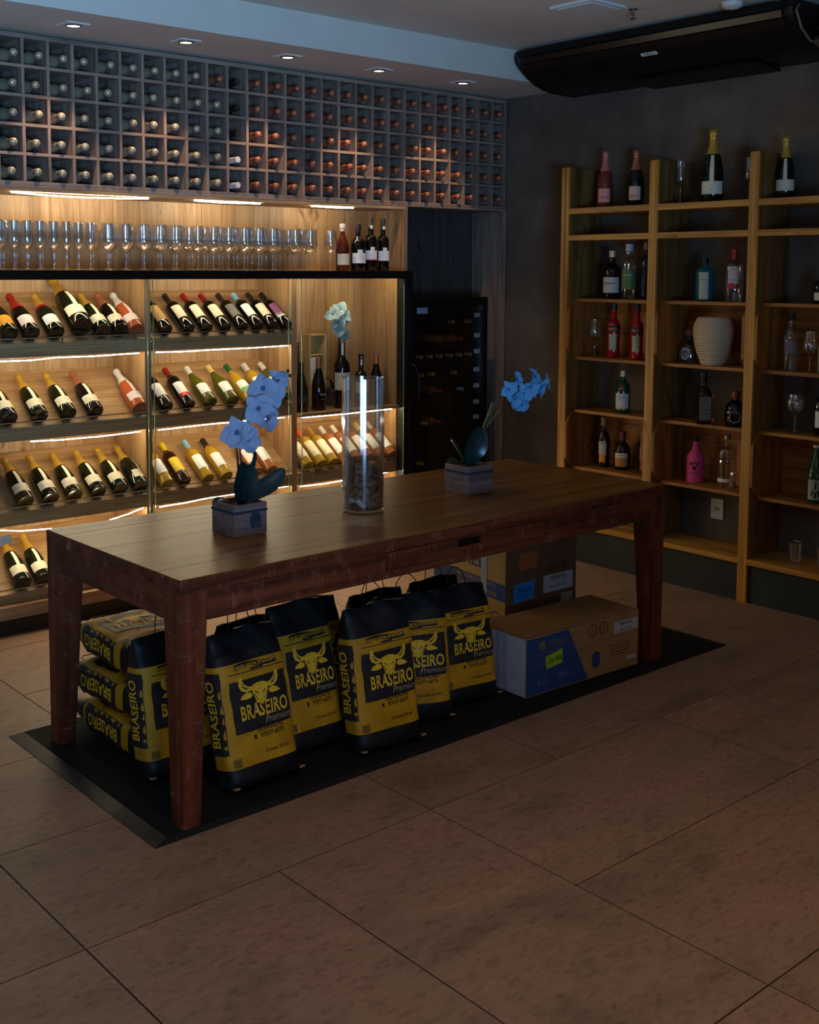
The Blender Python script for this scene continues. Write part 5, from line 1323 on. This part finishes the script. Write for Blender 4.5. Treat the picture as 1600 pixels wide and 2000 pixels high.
def pot(T, w, h, tassel):
    n = 4; sl = h / n
    for k in range(n):
        z0, z1 = sl * k + (.0004 if k else 0), sl * (k + 1) - .0004
        if k == n - 1: z1 = h
        i = .007
        W2 = w / 2
        for q in ((-W2, -W2, z0, W2, -W2 + i, z1), (-W2, W2 - i, z0, W2, W2, z1), (-W2, -W2 + i + .0002, z0, -W2 + i, W2 - i - .0002, z1), (W2 - i, -W2 + i + .0002, z0, W2, W2 - i - .0002, z1)):
            B().box(*q).build('pot_board', pot_m, T)
    c = w / 2 * .9
    B().box(-c, -c, .002, c, c, h * .9).build('soil', soil, T)
    zr = h * .76; W2 = w / 2 + .0018; r = []
    for sd in range(4):
        for j in range(14):
            t = -1 + 2 * j / 14
            x, y = [(t, -1), (1, t), (-t, 1), (-1, -t)][sd]
            r.append((x * W2, y * W2, zr + .0035 * sin(j * 1.8)))
    rp = B().tube(r, .0028, 6, True).tube([(x, y, 2 * zr - z) for x, y, z in r], .0028, 6, True).build('twine', rope_m, T)
    if tassel:
        b = B()
        for j in range(12):
            x = .018 + .004 * (j - 6) * .9
            b.tube([(.018 + .0015 * (j - 6), -W2 - .003, zr), (x, -W2 - .006 - .002 * (j % 3), zr - .02), (x + .002 * sin(j * 3), -W2 - .005, zr - .045 - .006 * (j % 4))], .0016, 5)
        b.build('tassel', rope_m, T)
def petal_mesh(name, mat, L, Wd, cup=.25, curl=.3):
    b = B()
    def fn(u, v):
        t = v; w = Wd * (sin(pi * min(1, .12 + t * .86)) ** .7) * (1 if t < .97 else .7)
        x = (2 * u - 1) * w
        return (x, L * t, -curl * L * t * t + cup * (x * x) / Wd * 1.5 + .08 * L * sin(t * 3))
    b.grid(fn, 6, 6)
    return b.mesh(name, mat, True)
PM = {}
def flower(T, p, face, size, mat, lipmat, roll=0.0, open_=1.0):
    key = (mat.name,)
    if key not in PM:
        PM[key] = (petal_mesh('petal', mat, 1.0, .60), petal_mesh('petal', mat, .95, .40))
    lm = ('lip', lipmat.name)
    if lm not in PM: PM[lm] = B().lathe([(0, -.05), (.10, -.02), (.16, .08), (.12, .2), (.05, .16), (0, .1)], seg=10).mesh('flower', lipmat, True)
    o = link('flower', PM[lm], T)
    f = Vector(face).normalized()
    q = f.to_track_quat('Z', 'Y')
    o.rotation_euler = (q.to_matrix() @ Matrix.Rotation(roll, 3, 'Z')).to_euler()
    o.location = Vector(p) - Vector(T.location); o.scale = (size, size, size)
    for a, big in ((95, 1), (-95, 1), (0, 0), (140, 0), (-140, 0)):
        c = link('petal', PM[key][0 if big else 1], o)
        c.rotation_euler = (Matrix.Rotation(RAD(a), 3, 'Z') @ Matrix.Rotation(RAD(20 * (2 - open_) + rnd.uniform(-12, 18)), 3, 'X')).to_euler()
    return o
def leaf(T, pts, wid, mat, up_=(0, 0, 1), name='leaf', rnd_tip=True):
    P_ = [Vector(p) - Vector(T.location) for p in pts]
    n = len(P_) - 1
    def at(t):
        s = t * n; i = min(int(s), n - 1); f = s - i
        p0, p1, p2, p3 = P_[max(i - 1, 0)], P_[i], P_[i + 1], P_[min(i + 2, n)]
        return 0.5 * ((2 * p1) + (-p0 + p2) * f + (2 * p0 - 5 * p1 + 4 * p2 - p3) * f * f + (-p0 + 3 * p1 - 3 * p2 + p3) * f ** 3)
    b = B()
    U = Vector(up_)
    def fn(u, v, sd):
        c = at(v); d = at(min(1, v + .02)) - at(max(0, v - .02)); d.normalize()
        sx = d.cross(U)
        if sx.length < .05: sx = d.cross(Vector((1, 0, 0)))
        sx.normalize(); nn = sx.cross(d)
        w = wid * max(.02, sin(pi * (.10 + .90 * v) ** 1.35)) ** .62
        k = 2 * u - 1
        return c + sx * (w * k) + nn * (.22 * w * k * k + sd)
    b.grid(lambda u, v: fn(u, v, .0008), 6, 14); b.grid(lambda u, v: fn(1 - u, v, -.0008), 6, 14)
    return b.build(name, mat, T, smooth=True)
def spline(pts, k=6):
    P_ = [Vector(p) for p in pts]; out = []; n = len(P_) - 1
    for i in range(n):
        p0, p1, p2, p3 = P_[max(i - 1, 0)], P_[i], P_[i + 1], P_[min(i + 2, n)]
        for j in range(k):
            f = j / k
            out.append(0.5 * ((2 * p1) + (-p0 + p2) * f + (2 * p0 - 5 * p1 + 4 * p2 - p3) * f * f + (-p0 + 3 * p1 - 3 * p2 + p3) * f ** 3))
    return out + [P_[-1]]
CAMD = Vector((-.64, -.77, .1))
# orchid nearest the camera
T = thing('potted_orchid', 'slate-blue artificial orchid in a tasselled wooden pot, nearer the table end', 'plant', (-3.404, -1.868, TH + .0005), 0)
pot(T, .140, .113, True)
B(T).tube(spline([(-3.404, -1.868, .90), (-3.408, -1.869, 1.02), (-3.413, -1.87, 1.13), (-3.39, -1.87, 1.215), (-3.34, -1.87, 1.29), (-3.28, -1.87, 1.335), (-3.235, -1.87, 1.34)]), .0036, 8).build('stem', M('dark_stem', S(34, 34, 38), .5), T)
B(T).tube(spline([(-3.395, -1.872, .90), (-3.393, -1.872, 1.02), (-3.402, -1.872, 1.12), (-3.37, -1.872, 1.18), (-3.34, -1.872, 1.2)]), .0032, 8).build('stem', MATS['dark_stem'], T)
bd = B(T)
bd.tube(spline([(-3.245, -1.87, 1.335), (-3.215, -1.87, 1.345), (-3.19, -1.87, 1.365)]), .0014, 6); bd.tube([(-3.225, -1.87, 1.343), (-3.205, -1.87, 1.33), (-3.2, -1.87, 1.32)], .0012, 6); bd.tube([(-3.195, -1.87, 1.36), (-3.18, -1.87, 1.352)], .0012, 6)
tw = bd.build('twig', MATS['dark_stem'], T)
for p in ((-3.188, -1.87, 1.368), (-3.198, -1.87, 1.315), (-3.178, -1.87, 1.35)):
    B(T).lathe([(0, -.008), (.006, -.004), (.007, .002), (.004, .007), (0, .009)], c=p, seg=10).build('bud', leaf_g, T, smooth=True)
for p, f, s_, ro in (((-3.43, -1.895, 1.165), (-.5, -.8, .15), .062, .3), ((-3.395, -1.91, 1.14), (-.1, -.95, -.2), .055, 2.0), ((-3.345, -1.905, 1.245), (-.5, -.8, .1), .062, .8),
                     ((-3.295, -1.89, 1.205), (.2, -.9, -.3), .055, 1.9), ((-3.32, -1.90, 1.315), (-.6, -.7, .2), .058, .2), ((-3.275, -1.895, 1.285), (-.3, -.9, -.1), .056, 1.2), ((-3.25, -1.89, 1.335), (.1, -.95, .1), .052, .6)):
    flower(T, p, f, s_, pet_grey, M('grey_lip', S(90, 96, 130), .6), ro)
leaf(T, [(-3.41, -1.885, .905), (-3.43, -1.90, .96), (-3.42, -1.91, 1.02), (-3.40, -1.90, 1.055)], .040, leaf_m, (.3, -.9, .2))
leaf(T, [(-3.40, -1.885, .905), (-3.40, -1.905, .96), (-3.385, -1.905, 1.01), (-3.37, -1.895, 1.045)], .034, leaf_m, (.1, -.95, .25))
leaf(T, [(-3.40, -1.88, .91), (-3.35, -1.885, .935), (-3.28, -1.89, .965), (-3.225, -1.895, 1.015)], .034, leaf_m, (-.1, -.7, .7))
leaf(T, [(-3.395, -1.87, .92), (-3.37, -1.87, .98), (-3.345, -1.87, 1.04), (-3.335, -1.87, 1.085)], .012, leaf_m, (.2, -1, .1))
leaf(T, [(-3.43, -1.87, .905), (-3.47, -1.88, .925), (-3.505, -1.89, .935), (-3.525, -1.89, .925)], .014, leaf_m, (0, -.3, .9))
# orchid at the far end
T = thing('potted_orchid', 'bright blue artificial orchid in a wooden pot at the table\'s far end', 'plant', (-2.214, -1.843, TH + .0005), 0)
pot(T, .143, .120, False)
B(T).tube(spline([(-2.205, -1.85, .91), (-2.17, -1.85, 1.0), (-2.12, -1.85, 1.09), (-2.06, -1.85, 1.17), (-2.0, -1.85, 1.235), (-1.93, -1.85, 1.278), (-1.86, -1.85, 1.278), (-1.80, -1.85, 1.245), (-1.765, -1.85, 1.2), (-1.755, -1.85, 1.16)]), .0032, 8).build('stem', stem_m, T)
B(T).tube(spline([(-2.20, -1.845, .91), (-2.15, -1.845, 1.01), (-2.09, -1.845, 1.10), (-2.06, -1.845, 1.16)]), .0028, 8).build('stem', stem_m, T)
B(T).tube([(-2.21, -1.84, .91), (-2.07, -1.84, 1.17)], .004, 6).build('stake', stake, T)
B(T).tube([(-2.20, -1.835, .91), (-2.11, -1.84, 1.06), (-2.035, -1.85, 1.14)], .0022, 6).build('stake', stake, T)
for p, f, s_, ro in (((-2.0, -1.87, 1.225), (-.4, -.9, .2), .042, .5), ((-1.97, -1.875, 1.185), (-.2, -.9, -.3), .046, 1.4), ((-1.915, -1.875, 1.20), (-.5, -.8, -.1), .05, .2), ((-1.94, -1.86, 1.262), (.1, -.9, .3), .040, 2.2),
                     ((-1.865, -1.872, 1.225), (-.2, -.9, -.1), .05, 1.1), ((-1.835, -1.868, 1.27), (.3, -.8, .4), .046, .3), ((-1.80, -1.87, 1.215), (.2, -.9, -.2), .038, 1.7), ((-1.765, -1.865, 1.245), (.5, -.8, .2), .044, .9), ((-1.93, -1.88, 1.155), (-.3, -.9, -.4), .040, 2.6)):
    flower(T, p, f, s_, pet_blue, pet_deep, ro)
for p in ((-1.755, -1.85, 1.165), (-1.748, -1.85, 1.185), (-1.752, -1.85, 1.14), (-1.728, -1.85, 1.138)):
    B(T).lathe([(0, -.008), (.006, -.004), (.007, .002), (.004, .007), (0, .009)], c=p, seg=10).build('bud', leaf_g, T, smooth=True)
leaf(T, [(-2.22, -1.86, .915), (-2.225, -1.875, .96), (-2.205, -1.885, 1.02), (-2.175, -1.88, 1.075)], .048, leaf_m, (-.3, -.9, .15))
leaf(T, [(-2.19, -1.83, .915), (-2.165, -1.83, .96), (-2.15, -1.83, 1.01), (-2.145, -1.83, 1.05)], .034, leaf_m, (-.4, -.8, .2))
leaf(T, [(-2.235, -1.85, .915), (-2.275, -1.855, .965), (-2.315, -1.86, 1.01), (-2.335, -1.86, 1.04)], .024, leaf_m, (.75, -.2, .55))
leaf(T, [(-2.24, -1.85, .92), (-2.285, -1.86, .935), (-2.335, -1.87, .95), (-2.375, -1.875, .945)], .022, leaf_g, (.1, -.3, .95))
# orchid inside the cabinet
T = thing('potted_orchid', 'pale aqua orchid flower head behind the bottles inside the cabinet', 'plant', (-1.30, .215, ZF), 0)
pot(T, .105, .10, False)
B(T).tube(spline([(-1.30, .215, 1.0), (-1.275, .21, 1.15), (-1.262, .2, 1.3), (-1.275, .17, 1.42), (-1.31, .15, 1.49), (-1.36, .14, 1.52), (-1.41, .13, 1.50)]), .0032, 8).build('stem', stem_m, T)
B(T).tube([(-1.29, .22, 1.0), (-1.255, .21, 1.36)], .004, 6).build('stake', stake, T)
for p, f, s_, ro in (((-1.385, .115, 1.475), (-.5, -.8, .2), .052, .2), ((-1.335, .11, 1.505), (-.3, -.9, .3), .052, 1.0), ((-1.295, .115, 1.46), (.1, -.95, .1), .05, 1.8), ((-1.345, .115, 1.425), (-.4, -.8, -.2), .05, .6),
                     ((-1.335, .12, 1.385), (-.3, -.8, -.4), .05, 1.4), ((-1.29, .125, 1.35), (.1, -.8, -.5), .044, 2.0)):
    flower(T, p, f, s_, pet_pale, M('aqua_lip', S(110, 150, 170), .6), ro)
for p in ((-1.42, .128, 1.495), (-1.43, .128, 1.48)):
    B(T).lathe([(0, -.006), (.005, -.003), (.005, .003), (0, .007)], c=p, seg=8).build('bud', M('lime_bud', S(130, 140, 60), .5), T, smooth=True)
leaf(T, [(-1.31, .21, 1.01), (-1.34, .19, 1.06), (-1.375, .18, 1.09), (-1.40, .18, 1.08)], .030, leaf_g, (0, -.4, .9))
